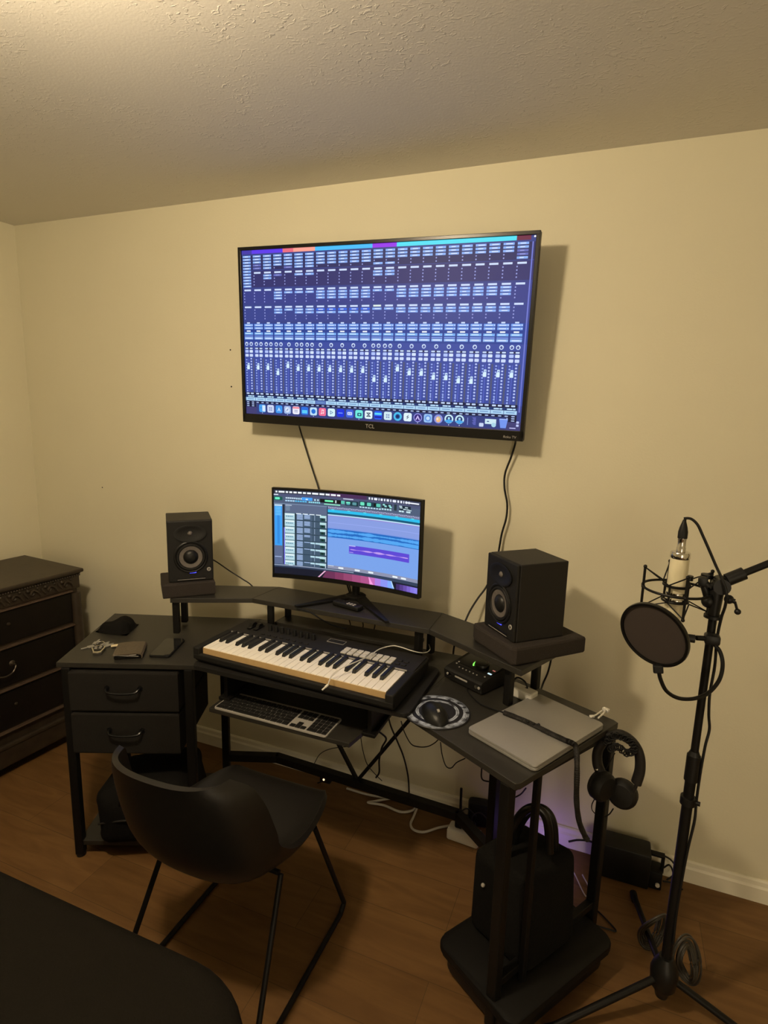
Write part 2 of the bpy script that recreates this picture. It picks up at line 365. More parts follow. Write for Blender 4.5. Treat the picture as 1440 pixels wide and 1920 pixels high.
def lin(c): return tuple((x/255/12.92 if x <= 10 else ((x/255+.055)/1.055)**2.4) for x in c)
class Screen:
    """flat picture elements of a lit display, laid over one another a hair apart"""
    def __init__(s, fn, seg=1): s.v = []; s.f = []; s.c = []; s.fn = fn; s.seg = seg; s.n = 0
    def poly(s, pts, col, lift=None):
        s.n += 1; L = lift if lift is not None else 1
        i = len(s.v); s.v += [s.fn(u, v, L) for u, v in pts]; s.f.append(list(range(i, i+len(pts)))); s.c.append(lin(col))
    def rect(s, u0, v0, u1, v1, col, L=1):
        k = max(1, int(math.ceil((u1-u0)/s.seg-1e-6)))
        for j in range(k):
            a = u0+(u1-u0)*j/k; c = u0+(u1-u0)*(j+1)/k
            s.poly([(a, v1), (c, v1), (c, v0), (a, v0)], col, L)
    def disc(s, u, v, ru, rv, col, L=2, n=14):
        s.poly([(u+ru*math.cos(2*PI*k/n), v-rv*math.sin(2*PI*k/n)) for k in range(n)], col, L)
    def rrect(s, u, v, ru, rv, col, L=2):
        pts = []
        for cx, cy, a0 in ((.6, .6, 0), (-.6, .6, 90), (-.6, -.6, 180), (.6, -.6, 270)):
            for k in range(4):
                a = math.radians(a0+30*k); pts.append((u+ru*(cx+.4*math.cos(a)), v-rv*(cy+.4*math.sin(a))))
        s.poly(pts, col, L)
    def build(s, name, m, parent):
        me = bpy.data.meshes.new(name); me.from_pydata([tuple(p) for p in s.v], [], s.f)
        at = me.color_attributes.new('Col', 'FLOAT_COLOR', 'CORNER'); q = 0
        for f, c in zip(s.f, s.c):
            for _ in f: at.data[q].color = (*c, 1); q += 1
        me.materials.append(m); o = bpy.data.objects.new(name, me); C.objects.link(o); o.parent = parent
        return o

def tvfn(u, v, L): return (-sw/2+sw*u, .0018-.0002*L, scy+sh/2-sh*v)
T = Screen(tvfn)
T.rect(0, 0, 1, 1, (54, 66, 136), 0)
NC = 24; cw = 1/24.35; rnd = random.Random(3)
strip = lambda i: (70, 60, 170) if i == 0 else (95, 60, 235) if i < 4 else (235, 110, 130) if i == 4 else (255, 165, 150) if i < 7 else (70, 190, 250) if i < 12 else (150, 50, 235) if i < 14 else (80, 225, 245) if i < 23 else (110, 40, 70)
CELL = (138, 178, 250); HEAD = (205, 222, 255); DIM = (98, 108, 190); DOT = (150, 160, 225); DARK = (18, 24, 58)
T.rect(0, .03, 1, .115, (44, 46, 96), 1); T.rect(0, .12, 1, .215, (50, 50, 108), 1); T.rect(0, .225, 1, .315, (56, 64, 138), 1); T.rect(0, .325, 1, .415, (56, 68, 142), 1)
T.rect(0, .43, 1, .54, (40, 66, 150), 1); T.rect(0, .54, 1, .865, (58, 76, 160), 1)
mono = (4, 7, 8, 9, 10, 11, 14, 15, 16, 17, 18, 19, 20, 21, 22)
for i in range(NC):
    a = cw*i+.004; c = a+cw*.78; w = c-a
    T.rect(cw*i, 0, cw*(i+1), .021, strip(i), 2)
    def cell(v, col=CELL, tail=True):
        T.rect(a, v-.0058, c, v+.0058, col, 2); T.rect(a+w*.25, v-.0022, a+w*(.62+.25*rnd.random()), v+.0022, (220, 232, 255) if col != DIM else (150, 155, 215), 3)
    def dots(v0, v1, st=.0173):
        v = v0
        while v < v1: T.disc(a+.003, v, .0024, .0044, DOT, 2, 6); v += st
    def header(v, col=HEAD): T.rect(a+.003, v-.005, c-.002, v+.005, col, 2)
    # insert slots
    n1 = 11 if i == 0 else (5, 5, 4, 5, 4, 4)[i-1] if 1 <= i <= 6 else 6 if i == 23 else 4 if i < 12 else 3 if i < 14 else 3
    for k in range(n1 if i == 0 else min(n1, 5)): cell(.036+.0173*k, DIM if (i == 1 and k > 2) or (i == 4 and k == 4) or (i == 23 and k in (2, 3)) else CELL)
    if i == 0: T.rect(0, .18, .001, .181, CELL, 2)
    else:
        dots(.036+.0173*n1, .115)
        if i in (5, 6, 12, 13): cell(.104)
        header(.131)
        n2 = {2: 2, 3: 1, 5: 1, 6: 1, 12: 2, 13: 2}.get(i, 0)
        for k in range(n2): cell(.131+.0165*(k+1), DIM if i in (3,) else CELL)
        dots(.131+.0173*(n2+1), .215)
    header(.232, HEAD)
    n3 = {0: 0, 1: 0, 2: 0, 3: 3, 4: 1, 5: 1, 6: 1, 12: 1, 13: 1, 23: 0}.get(i, 3)
    for k in range(n3): cell(.232+.0168*(k+1))
    dots(.232+.0173*(n3+1), .318)
    header(.333, (225, 240, 235) if i == 12 else HEAD)
    n4 = {0: 0, 1: 0, 2: 0, 3: 2, 4: 1, 12: 1, 13: 1, 23: 0}.get(i, 2)
    for k in range(n4): cell(.333+.0165*(k+1), (60, 110, 240) if 7 <= i < 12 and k == 0 else CELL)
    dots(.333+.0173*(n4+1), .415)
    # routing cells
    mid = (a+c)/2
    T.rect(mid-.006, .424, mid+.006, .432, HEAD, 2)
    for v in (.441, .459): T.rect(a-.001, v-.0068, c+.002, v+.0068, (120, 165, 245), 2); T.rect(a+.004, v-.002, c-.006, v+.003, (215, 230, 255), 3); T.disc(c-.001, v, .0016, .003, (235, 240, 255), 3, 6)
    T.rect(mid-.008, .473, mid+.008, .481, (240, 245, 255), 2)
    T.rect(a-.001, .485, c+.002, .499, (120, 175, 245), 2); T.rect(a+.003, .489, c-.006, .494, (205, 235, 255), 3)
    T.rect(a-.001, .505, c+.002, .510, (140, 170, 250), 2); T.rect(a-.001, .514, c+.002, .528, (150, 190, 250), 2); T.rect(a+.004, .518, c-.004, .524, (210, 225, 255), 3)
    # pan knobs
    ks = (mid,) if i in mono else (mid-.010, mid+.009)
    for x in ks:
        T.disc(x, .556, .0068, .0125, (205, 225, 255), 2, 12); T.disc(x, .557, .0040, .0075, (58, 70, 150), 3, 10)
        ang = rnd.choice((.5, 1.57, 2.5)); T.poly([(x, .557), (x+.006*math.cos(ang)-.001, .557-.011*math.sin(ang)), (x+.006*math.cos(ang)+.0016, .557-.011*math.sin(ang))], (235, 245, 255), 4)
    T.rect(a, .577, c, .590, (30, 38, 84), 2)
    for x in (mid-.0095, mid+.0085):
        T.rrect(x, .5835, .006, .0042, (200, 220, 255), 3); T.rrect(x, .602, .0068, .0085, (175, 195, 250), 3); T.rrect(x, .627, .0068, .0085, (205, 220, 255), 3)
    T.rrect(mid+.0085, .602, .0066, .0082, (215, 230, 255), 4)
    # fader strip
    T.rect(a+w*.34, .65, a+w*.42, .858, (84, 98, 196), 2); T.rect(c-.002, .645, c+.004, .86, (78, 84, 120), 2)
    for k in range(13): T.disc(a+.004, .655+.0165*k, .0034, .0046, (150, 170, 240), 3, 6)
    for k in range(12): T.disc(mid+.0075, .648+.0172*k, .0036, .0054, (185, 200, 250), 3, 6)
    for k in (0, 1, 2): T.disc(a+.0045, .828+.011*k, .0026, .0030, (165, 185, 245), 3, 6)
    fv = {3: .725, 4: .680, 12: .745, 13: .745, 14: .68, 15: .70, 16: .70, 17: .72, 18: .72, 19: .735, 20: .735}.get(i, .695)
    T.rect(a+w*.26, fv-.020, a+w*.50, fv+.020, (205, 230, 255), 4); T.rect(a+w*.18, fv-.004, a+w*.52, fv+.020, (215, 240, 255), 5); T.rect(a+w*.34, fv-.014, a+w*.44, fv-.008, (90, 110, 190), 5)
    # readouts and name plate
    T.rect(a-.003, .860, c+.005, .878, DARK, 2)
    for x in (mid-.010, mid+.008): T.rrect(x, .868, .0062, .0046, (195, 215, 250), 3)
    T.rect(a-.003, .878, c+.005, .892, (24, 52, 110), 2); T.rrect(mid-.002, .885, .0085, .0040, (190, 225, 255), 3); T.rrect(mid+.012, .885, .0042, .0040, (190, 225, 255), 3)
    T.rect(a-.003, .893, c+.0045, .914, (175, 215, 245) if i != 7 else (90, 120, 190), 3); T.rect(a+.004, .901, c-.002, .906, (110, 150, 200), 4)
    T.rect(a-.003, .916, c+.005, .955, DARK, 2)
    for v in (.924, .936, .948):
        for x in (mid-.011, mid+.010): T.rrect(x, v, .0052, .0032, (170, 190, 235), 3)
T.rect(0, .955, 1, 1, (64, 62, 116), 1)
# dock
T.rect(.046, .931, .955, .994, (48, 62, 130), 4)
ICON = [((70, 160, 240), 'face'), ((205, 215, 245), 'grid'), ((60, 150, 240), 'tri'), ((160, 185, 235), 'dia'), ((240, 240, 255), 'cal'), ((40, 110, 225), 'win'), ((190, 225, 250), 'dot'), ((240, 110, 150), 'note'), ((215, 245, 250), 'play'), ((20, 50, 225), 'bar'), ((60, 95, 220), 'pad'), ((110, 235, 225), 'cam'), ((225, 245, 250), 'hour'), ((30, 90, 245), 'grad'), ((210, 235, 245), 'grid'), ((70, 190, 240), 'ring'), ((225, 245, 255), 'bolt'), ((150, 150, 235), 'peak'), ((150, 195, 245), 'clock'), ((140, 150, 225), 'fruit'), ((200, 235, 250), 'stk'), ((200, 235, 250), 'stk')]
for k, (col, g) in enumerate(ICON):
    u = .070+.0351*k; v = .961; ru = .0140; rv = .0245
    if g in ('ring', 'peak', 'fruit', 'stk'): T.disc(u, v-(.004 if g == 'stk' else 0), ru*1.05, rv*1.05, col, 6, 18)
    else: T.rrect(u, v, ru, rv, col, 6)
    ink = (30, 60, 150)
    if g == 'face': T.rect(u, v-rv*.8, u+ru*.9, v+rv*.8, (215, 235, 255), 7); T.rect(u-ru*.5, v-.006, u-ru*.3, v, ink, 8)
    if g == 'grid':
        for a_ in (-.45, .05):
            for b_ in (-.4, .15): T.rect(u+ru*a_, v+rv*b_, u+ru*(a_+.35), v+rv*(b_+.35), (120, 140, 190), 7)
    if g == 'tri': T.poly([(u-ru*.5, v+rv*.5), (u+ru*.5, v+rv*.5), (u, v-rv*.55)], (190, 225, 255), 7); T.poly([(u-ru*.2, v+rv*.5), (u+ru*.2, v+rv*.5), (u, v)], col, 8)
    if g == 'dia': T.disc(u, v, ru*.7, rv*.7, (215, 228, 250), 7); T.poly([(u-ru*.4, v+rv*.4), (u+ru*.1, v+rv*.1), (u+ru*.4, v-rv*.4), (u-ru*.1, v-rv*.1)], (110, 130, 190), 8)
    if g == 'cal': T.rect(u-ru*.95, v-rv*.9, u+ru*.95, v-rv*.4, (240, 140, 160), 7); T.rect(u-ru*.5, v-rv*.1, u+ru*.5, v+rv*.1, (150, 160, 200), 7); T.rect(u-ru*.5, v+rv*.3, u+ru*.5, v+rv*.5, (150, 160, 200), 7)
    if g == 'win': T.rect(u-ru*.75, v-rv*.2, u+ru*.75, v+rv*.65, (90, 205, 250), 7)
    if g == 'dot': T.disc(u, v, ru*.62, rv*.62, (30, 110, 215), 7)
    if g == 'note': T.rect(u-ru*.2, v-rv*.5, u-ru*.05, v+rv*.4, (255, 225, 235), 7); T.rect(u+ru*.3, v-rv*.5, u+ru*.45, v+rv*.3, (255, 225, 235), 7); T.rect(u-ru*.2, v-rv*.6, u+ru*.45, v-rv*.35, (255, 225, 235), 7); T.disc(u-ru*.25, v+rv*.4, ru*.2, rv*.16, (255, 225, 235), 7, 8); T.disc(u+ru*.25, v+rv*.3, ru*.2, rv*.16, (255, 225, 235), 7, 8)
    if g == 'play': T.poly([(u-ru*.35, v+rv*.5), (u+ru*.55, v), (u-ru*.35, v-rv*.5)], (60, 110, 170), 7); T.poly([(u-ru*.2, v+rv*.27), (u+ru*.3, v), (u-ru*.2, v-rv*.27)], col, 8)
    if g == 'bar': T.rect(u-ru*.6, v-rv*.12, u+ru*.6, v+rv*.12, (110, 150, 250), 7)
    if g == 'pad': T.rrect(u, v, ru*.65, rv*.4, (200, 215, 255), 7); T.disc(u-ru*.25, v, ru*.13, rv*.13, col, 8, 8); T.disc(u+ru*.25, v, ru*.13, rv*.13, col, 8, 8)
    if g == 'cam': T.rrect(u+ru*.1, v+rv*.1, ru*.55, rv*.4, (15, 70, 110), 7); T.rrect(u+ru*.1, v+rv*.1, ru*.25, rv*.2, col, 8)
    if g == 'hour': T.rect(u-ru*.55, v-rv*.5, u+ru*.55, v-rv*.32, (30, 50, 90), 7); T.rect(u-ru*.55, v+rv*.32, u+ru*.55, v+rv*.5, (30, 50, 90), 7); T.poly([(u-ru*.5, v+rv*.4), (u-ru*.25, v+rv*.4), (u+ru*.5, v-rv*.4), (u+ru*.25, v-rv*.4)], (30, 50, 90), 7); T.poly([(u+ru*.25, v+rv*.4), (u+ru*.5, v+rv*.4), (u-ru*.25, v-rv*.4), (u-ru*.5, v-rv*.4)], (30, 50, 90), 8)
    if g == 'grad': T.rect(u-ru*.9, v-rv*.6, u+ru*.9, v-rv*.1, (90, 215, 250), 7); T.rect(u-ru*.9, v+rv*.2, u+ru*.9, v+rv*.7, (20, 30, 170), 7)
    if g == 'ring': T.disc(u, v, ru*.6, rv*.6, (20, 70, 150), 7); T.disc(u, v, ru*.35, rv*.35, (15, 35, 90), 8)
    if g == 'bolt': T.poly([(u-ru*.45, v+rv*.1), (u+ru*.3, v-rv*.6), (u+ru*.05, v-rv*.05)], (25, 40, 90), 7); T.poly([(u+ru*.45, v-rv*.1), (u-ru*.3, v+rv*.6), (u-ru*.05, v+rv*.05)], (25, 40, 90), 7)
    if g == 'peak': T.disc(u, v, ru*.85, rv*.85, (45, 30, 120), 7, 18); T.poly([(u-ru*.6, v+rv*.5), (u-ru*.25, v+rv*.5), (u, v-rv*.1), (u, v-rv*.6)], (205, 190, 250), 8); T.poly([(u+ru*.6, v+rv*.5), (u, v-rv*.6), (u, v-rv*.1), (u+ru*.25, v+rv*.5)], (205, 190, 250), 9)
    if g == 'clock': T.disc(u, v, ru*.75, rv*.75, (95, 145, 225), 7); T.disc(u, v, ru*.45, rv*.45, (190, 220, 250), 8)
    if g == 'fruit': T.disc(u, v+rv*.1, ru*.6, rv*.7, (240, 185, 130), 7); T.poly([(u, v-rv*.2), (u+ru*.5, v-rv*.8), (u+ru*.2, v-rv*.1)], (150, 220, 170), 8); T.disc(u-ru*.2, v, ru*.25, rv*.3, (250, 225, 200), 8, 10)
    if g == 'stk': T.disc(u, v-.004, ru*.7, rv*.7, (30, 50, 110), 7); T.disc(u, v-rv*.3, ru*.28, rv*.3, (170, 220, 245), 8, 8); T.poly([(u-ru*1.1, v+rv*.35), (u, v+rv*.95), (u+ru*1.1, v+rv*.35), (u, v-rv*.1)], (70, 165, 235), 9)
    if k in (0, 3, 6, 11, 17, 20, 21): T.disc(u, .991, .0016, .0026, (220, 235, 255), 7, 6)
T.rect(.8325, .943, .8345, .985, (130, 150, 220), 6)
for k in range(9): T.rect(.848+.002*(k % 3), .941+.0048*k, .860, .943+.0048*k, (120, 125, 225), 6)
T.rrect(.878, .979, .007, .0105, (200, 215, 245), 7); T.rect(.889, .944, .924, .972, (205, 235, 245), 7); T.rect(.895, .955, .902, .961, (60, 90, 140), 8); T.disc(.917, .976, .0075, .0125, (170, 215, 235), 8)
T.poly([(.938, .990), (.955, .990), (.960, .941), (.933, .941)], (115, 150, 240), 7); T.rect(.934, .939, .959, .944, (165, 190, 250), 8)
T.rect(.990, .03, .994, .90, (110, 120, 210), 3); T.rect(.966, .985, .985, .990, (190, 190, 240), 5); T.rrect(.990, .955, .004, .006, (190, 200, 250), 5); T.rrect(.990, .972, .004, .006, (190, 200, 250), 5)
T.disc(.996, .006, .003, .005, (255, 255, 255), 5, 8)
T.build('screen', m_tvscr, tv)['label'] = 'lit blue mixer picture with icon row'

# ------------------------------------------------------------------ desk
ZT = .75
dk = thing('desk', 'black winged studio desk with monitor shelf, two fabric drawers and steel legs', 'desk', (1.9, -.45, 0))
Lf, Rf_ = V((1.064, -.783)), V((2.624, -.807))
kLf, kRf = V((1.51, -.600)), V((2.262, -.602)); kLb, kRb = V((1.455, -.142)), V((2.325, -.140)); Lb, Rb = V((.871, -.350)), V((2.847, -.386))
b = BM(); prism(b, [Lf, kLf, kLb, Lb], ZT-.018, ZT, .0015); wobj('tabletop', b, m_black, dk, label='left wing of the desk top')
b = BM(); prism(b, [kLf+V((.0005, 0)), kRf, kRb, kLb+V((.0005, 0))], ZT-.018, ZT, .0015); wobj('tabletop', b, m_black, dk, label='middle panel of the desk top')
b = BM(); prism(b, [kRf+V((.0005, 0)), Rf_+V((-.012, .006)), Rf_+V((.0, .015)), Rb+V((-.006, -.012)), Rb+V((-.018, 0)), kRb+V((.0005, 0))], ZT-.018, ZT, .0015); wobj('tabletop', b, m_black, dk, label='right wing of the desk top')
def leg(x, y, s=.030, z1=ZT-.018, z0=0, name='leg'):
    b = BM(); ang = .40 if x < 1.9 else -.47
    box(b, (x, y, (z0+z1)/2+.004), (s, s, z1-z0-.008), rot=rz(ang), bev=.004)
    o = wobj(name, b, m_metal, dk)
    if z0 == 0:
        b = BM(); cyl(b, (x, y, 0), (x, y, .012), s*.55, n=16); wobj('foot', b, m_plast, o)
    return o
LEGS = [(1.088, -.762), (.905, -.365), (1.470, -.600), (1.335, -.235), (2.488, -.318), (2.592, -.772), (2.822, -.392)]
for x, y in LEGS: leg(x, y)
leg(2.655, -.700, .018)
def bar(a, c, s=.026, name='crossbar', m=None):
    a, c = V(a), V(c); b = BM(); d = c-a
    L = d.length; r = BM(); ang = math.atan2(d.y, d.x); el = math.atan2(d.z, math.hypot(d.x, d.y))
    r.free(); box(b, (0, 0, 0), (L, s, s), bev=.002)
    bmesh.ops.transform(b, matrix=Matrix.Translation((a+c)/2) @ Matrix.Rotation(ang, 4, 'Z') @ Matrix.Rotation(-el, 4, 'Y'), verts=b.verts[:])
    return wobj(name, b, m or m_metal, dk)
bar((1.335, -.235, .145), (1.545, -.155, .145), .032); bar((1.535, -.157, .145), (2.345, -.190, .145), .032); bar((2.338, -.188, .145), (2.488, -.318, .145), .032)
bar((1.918, -.165, .15), (1.56, -.165, .73), .014, 'brace'); bar((1.918, -.165, .15), (2.305, -.165, .73), .014, 'brace')
bar((.905, -.365, .715), (1.335, -.235, .715), .022); bar((1.088, -.762, .715), (.905, -.365, .715), .022)
bar((2.592, -.772, .715), (2.822, -.392, .715), .022); bar((2.488, -.318, .715), (2.822, -.392, .715), .022); bar((2.592, -.772, .14), (2.822, -.392, .14), .022)
bar((1.335, -.235, .715), (2.488, -.318, .715), .022)
# left lower shelf
def wing(pf, pl, d0, d1, z0, z1, m, name, bev=.0015, off=(0, 0)):
    pf, pl = V(pf), V(pl); e = (pl-pf).normalized(); n = V((-e.y, e.x))
    a = pf+n*d0; c = pl+n*d0; d = pl+n*d1; f = pf+n*d1
    b = BM(); prism(b, [a, c, d, f], z0, z1, bev); return b
b = wing((1.092, -.770), (1.465, -.612), .0, .40, .045, .063, m_black, ''); wobj('lower_shelf', b, m_black, dk)
# drawers
for z0, z1 in ((.577, .722), (.418, .570)):
    b = wing((1.108, -.776), (1.448, -.632), -.002, .34, z0, z1, m_fab, '', .006); dr = wobj('drawer', b, m_fab, dk)
    e = (V((1.448, -.632))-V((1.108, -.776))).normalized(); n = V((e.y, -e.x)); c0 = V((1.278, -.704))
    def pp(s, o, z): q = c0+e*s+n*o; return (q.x, q.y, z)
    zz = z1-.062 if z1 > .7 else z1-.066
    b = BM(); tube(b, [pp(-.056, .0, zz+.006), pp(-.055, .014, zz+.006), pp(-.044, .024, zz-.001), pp(0, .027, zz-.004), pp(.044, .024, zz-.001), pp(.055, .014, zz+.006), pp(.056, .0, zz+.006)], .0042, 8)
    for s in (-.056, .056): cyl(b, pp(s, 0, zz+.006), pp(s, .005, zz+.006), .009, n=12)
    wobj('handle', b, m_gloss, dr, True)
# keyboard tray with its slides
tz = .632
tl, tr2, trb = F(392, 1327, tz), F(655, 1394, tz), F(722, 1338, tz)
b = BM(); prism(b, [(tl.x, tl.y), (tr2.x, tr2.y), (trb.x, trb.y), (trb.x+.02, -.30), (tl.x-.01, -.30)], tz-.015, tz, .0015); wobj('keyboard_tray', b, m_black, dk)
for x in (tl.x+.02, trb.x+.005):
    b = BM(); box(b, (x, -.44, (tz+.732)/2), (.014, .28, .732-tz), bev=.002); box(b, (x, -.44, tz+.008), (.045, .30, .012), bev=.002); wobj('tray_slide', b, m_metal, dk)
# monitor shelf
zs = .905
sLf, sLb = V((1.262, -.450)), V((1.178, -.300)); s1, s1b = V((1.535, -.317)), V((1.552, -.147)); s2, s2b = V((2.240, -.324)), V((2.236, -.151)); sRf, sRb = V((2.572, -.510)), V((2.650, -.335))
for poly in ([sLf, s1, s1b, sLb], [s1+V((.0006, 0)), s2, s2b, s1b+V((.0006, 0))], [s2+V((.0006, 0)), sRf, sRb, s2b+V((.0006, 0))]):
    b = BM(); prism(b, poly, zs-.018, zs, .0015); wobj('monitor_shelf', b, m_black, dk)
for (x, y) in ((1.262, -.420), (1.212, -.318), (1.600, -.290), (1.612, -.185), (2.196, -.296), (2.205, -.180), (2.530, -.440), (2.592, -.300)): leg(x, y, .024, zs-.018, ZT, 'shelf_post')
b = BM(); prism(b, [(1.598, -.262), (2.178, -.268), (2.175, -.165), (1.598, -.165)], .790, .803, .0015); wobj('middle_shelf', b, m_black, dk)

# mat under the music keyboard
a1, a2, a3 = F(368, 1240, .765), F(737, 1332, .765), F(808, 1250, .765)
b = BM()
cx, cy = (a1.x+a3.x)/2, (a2.y+a3.y)/2
mw_, md_ = 2.280-a1.x, abs(a3.y-a2.y)+.01; cx = (a1.x+2.280)/2
pol = [(p[0]+cx+.0, p[1]+cy) for p in rpoly(mw_, md_, .025)]
prism(b, pol, .751, .765, .003)
solo('keyboard_riser_board', b, m_matte, 'black rounded board under the music keyboard, overhanging the desk edge', 'board')

# ------------------------------------------------------------------ music keyboard
k1, k2 = F(381, 1213, .818), F(724, 1297, .818)
ang = math.atan2(k2.y-k1.y, k2.x-k1.x); kw = (k2-k1).length
mk = thing('midi_keyboard', 'black music keyboard with ivory keys and white pads in the middle of the desk', 'keyboard', ((k1.x+k2.x)/2, (k1.y+k2.y)/2, .7655), ang)
BWd = kw+.060; BD = .285
b = BM(); box(b, (0, BD/2-.012, .016), (BWd, BD-.006, .028), bev=.006)
box(b, (0, .215, .034), (BWd, .150-.02, .034), bev=.005)
box(b, (0, -.0095, .022), (BWd, .017, .020), bev=.004)
for s in (-1, 1): box(b, (s*(kw/2+.0165), .075, .036), (.027, .185, .036), bev=.004)
obj('case', b, m_matte, mk)
b = BM(); box(b, (0, .214, .0535), (BWd-.012, .124, .003), bev=.001); obj('control_panel', b, m_vinyl, mk)
b = BM(); box(b, (0, .1505, .054), (kw+.006, .003, .004)); obj('panel_line', b, m_gmark, mk)
NW = 29; ww = kw/NW; KL = .145
b = BM(); box(b, (0, -.0009, .0400), (kw, .0016, .0205), bev=.0005); obj('key_front_shade', b, m_tan, mk, label='added tan strip painting shade on the key fronts')  # strip added to paint the shaded front faces of the keys
wk = None
for i in range(NW):
    x = -kw/2+ww*(i+.5)
    if wk is None:
        b = BM(); box(b, (0, KL/2, .0430), (ww-.0011, KL, .019), bev=.0009)
        wk = obj('white_key', b, m_whitek, mk); o = wk
    else: o = wk.copy(); C.objects.link(o); o.parent = mk
    o.location = (x, 0, 0)
bk = None
for i in range(NW-1):
    n = i % 7                       # C D E F G A B
    if n in (2, 6): continue
    x = -kw/2+ww*(i+1)+{0: -.002, 1: .002, 3: -.003, 4: 0, 5: .003}[n]
    if bk is None:
        b = BM(); box(b, (0, .103, .0565), (.0125, .088, .014), bev=.002)
        for v in b.verts:
            if v.co.z > .06 and v.co.y < .07: v.co.y += .006
        bk = obj('black_key', b, m_plast, mk); o = bk
    else: o = bk.copy(); C.objects.link(o); o.parent = mk
    o.location = (x, 0, 0)
pd = None
p0 = F(608, 1213, .823); rel = (mk.matrix_world.inverted() @ p0)
for r_ in range(2):
    for c_ in range(8):
        if pd is None:
            b = BM(); box(b, (0, 0, .0570), (.0200, .0215, .005), bev=.0015); pd = obj('drum_pad', b, m_pad, mk); o = pd
        else: o = pd.copy(); C.objects.link(o); o.parent = mk
        o.location = (.105+.0237*c_, .178+.0255*r_, 0)
kb = None
for c_ in range(8):
    if kb is None:
        b = BM(); lathe(b, [(0, .076), (.0062, .076), (.0070, .073), (.0080, .056), (.0085, .054), (0, .054)], 16); kb = obj('knob', b, m_plast, mk, True); o = kb
    else: o = kb.copy(); C.objects.link(o); o.parent = mk
    o.location = (-.225+.0262*c_, .222-.000*c_, 0)
for x in (-.300, -.272):
    b = BM(); box(b, (x, .218, .058), (.016, .052, .006), bev=.002); cyl(b, (x-.006, .222, .056), (x+.006, .222, .056), .017, n=20); obj('control_wheel', b, m_gloss, mk, True)
for c_ in range(8):
    b = BM(); box(b, (-.225+.0262*c_, .178, .0565), (.013, .007, .004), bev=.001); obj('button', b, m_vinyl, mk)
b = BM(); box(b, (.040, .243, .0556), (.060, .026, .002)); obj('display', b, m_disp, mk)
b = BM()
for c_, s_ in (((.040, .2565, .0562), (.064, .0012, .0012)), ((.040, .2295, .0562), (.064, .0012, .0012)), ((.008, .243, .0562), (.0012, .027, .0012)), ((.072, .243, .0562), (.0012, .027, .0012))): box(b, c_, s_)
obj('display_frame', b, m_gmark, mk)
for r_ in range(2):
    for c_ in range(2):
        b = BM(); box(b, (.320-.022*c_, .180+.024*r_, .0565), (.015, .012, .004), bev=.001); obj('button', b, m_vinyl, mk)

# white cable lying over the keys
zc = .832
pts = [F(803, 1205, .79), F(806, 1218, .80), F(795, 1224, .815), F(775, 1221, .829), F(750, 1213, zc), F(735, 1211, zc), F(712, 1217, zc), F(690, 1231, .833), F(665, 1242, .845), F(640, 1253, .845), F(624, 1264, .834), F(618, 1275, .828), F(615, 1284, .826)]
cb = thing('usb_cable', 'thin white cable lying across the music keyboard with a small white plug', 'cable', tuple(pts[-1]))
b = BM(); tube(b, pts, .0017, 8); wobj('cord', b, m_white, cb, True)
e0, e1 = F(615, 1284, .826), F(605, 1293, .818)
b = BM(); d = (e1-e0); tube(b, [e0, e0+d*.5], .0035, 8, smooth=False); tube(b, [e0+d*.5, e1+d*.1], .0024, 8, smooth=False); wobj('plug', b, m_white, cb)
# grey audio wires crossing to the plug
# ------------------------------------------------------------------ computer keyboard
q1, q2 = F(401, 1326, .6377), F(610, 1381, .6377)
ang = math.atan2(q2.y-q1.y, q2.x-q1.x)
ck = thing('computer_keyboard', 'slim silver computer keyboard with black keys on the pull-out tray', 'keyboard', ((q1.x+q2.x)/2, (q1.y+q2.y)/2, .6325), ang)
KW, KD = .4187, .1149
b = BM(); prism(b, [(p[0], p[1]+KD/2) for p in rpoly(KW, KD, .008)], 0, .0050, .001); obj('frame', b, m_silver2, ck)
kc = {}
key_n = 0; rest = BM(); n_rest = 0
def akey(x, y, w, h):
    global key_n, n_rest
    key_n += 1
    if key_n > 100:
        box(rest, (x, y, .0063), (w, h, .0028), bev=.0008, seg=1); n_rest += 1; return
    kk = (round(w, 5), round(h, 5))
    if kk not in kc:
        b = BM(); box(b, (0, 0, .0063), (w, h, .0028), bev=.0008, seg=1); o = obj('key', b, m_matte, ck); kc[kk] = o
    else: o = kc[kk].copy(); C.objects.link(o); o.parent = ck
    o.location = (x, y, 0)
P = .0190; g = .0020; x0 = -KW/2+.004; y0 = .0055
rows = [([1.3, 1, 1.3, 5.3, 1.3, 1, 1.3, 1.0, 1.0], 0), ([2.25]+[1]*10+[2.25], 1), ([1.75]+[1]*11+[1.75], 2), ([1.5]+[1]*12+[1], 3), ([1]*13+[1.5], 4), ([1.03]*14, 5)]
rows[0] = ([1.25, 1, 1.25, 5.25, 1.25, 1, 1.25, 1.0, 1.25], 0)
for ws, r_ in reversed(rows):
    x = x0; tot = sum(ws); sc = 14.5/tot
    for w_ in ws:
        w2 = w_*sc*P; h_ = (P-g) if r_ < 5 else .009
        akey(x+w2/2, y0+P*.93*r_+(P*.93-g)/2 if r_ < 5 else y0+P*.93*5+.0045, w2-g, (P*.93-g) if r_ < 5 else .009); x += w2
xn = x0+14.5*P+.005
for r_ in (3, 4):
    for c_ in range(3): akey(xn+P*(c_+.5), y0+P*.93*r_+(P*.93-g)/2, P-g, P*.93-g)
for c_ in range(3): akey(xn+P*(c_+.5), y0+P*.93*5+.0045, P-g, .009)
for c_ in range(3): akey(xn+P*(c_+.5), y0+(P*.93-g)/2, P-g, P*.93-g)
akey(xn+P*1.5, y0+P*.93+(P*.93-g)/2, P-g, P*.93-g)
xn += 3*P+.005; Pn = (KW/2-.003-xn)/4
for c_ in range(4): akey(xn+Pn*(c_+.5), y0+P*.93*5+.0045, Pn-g, .009)
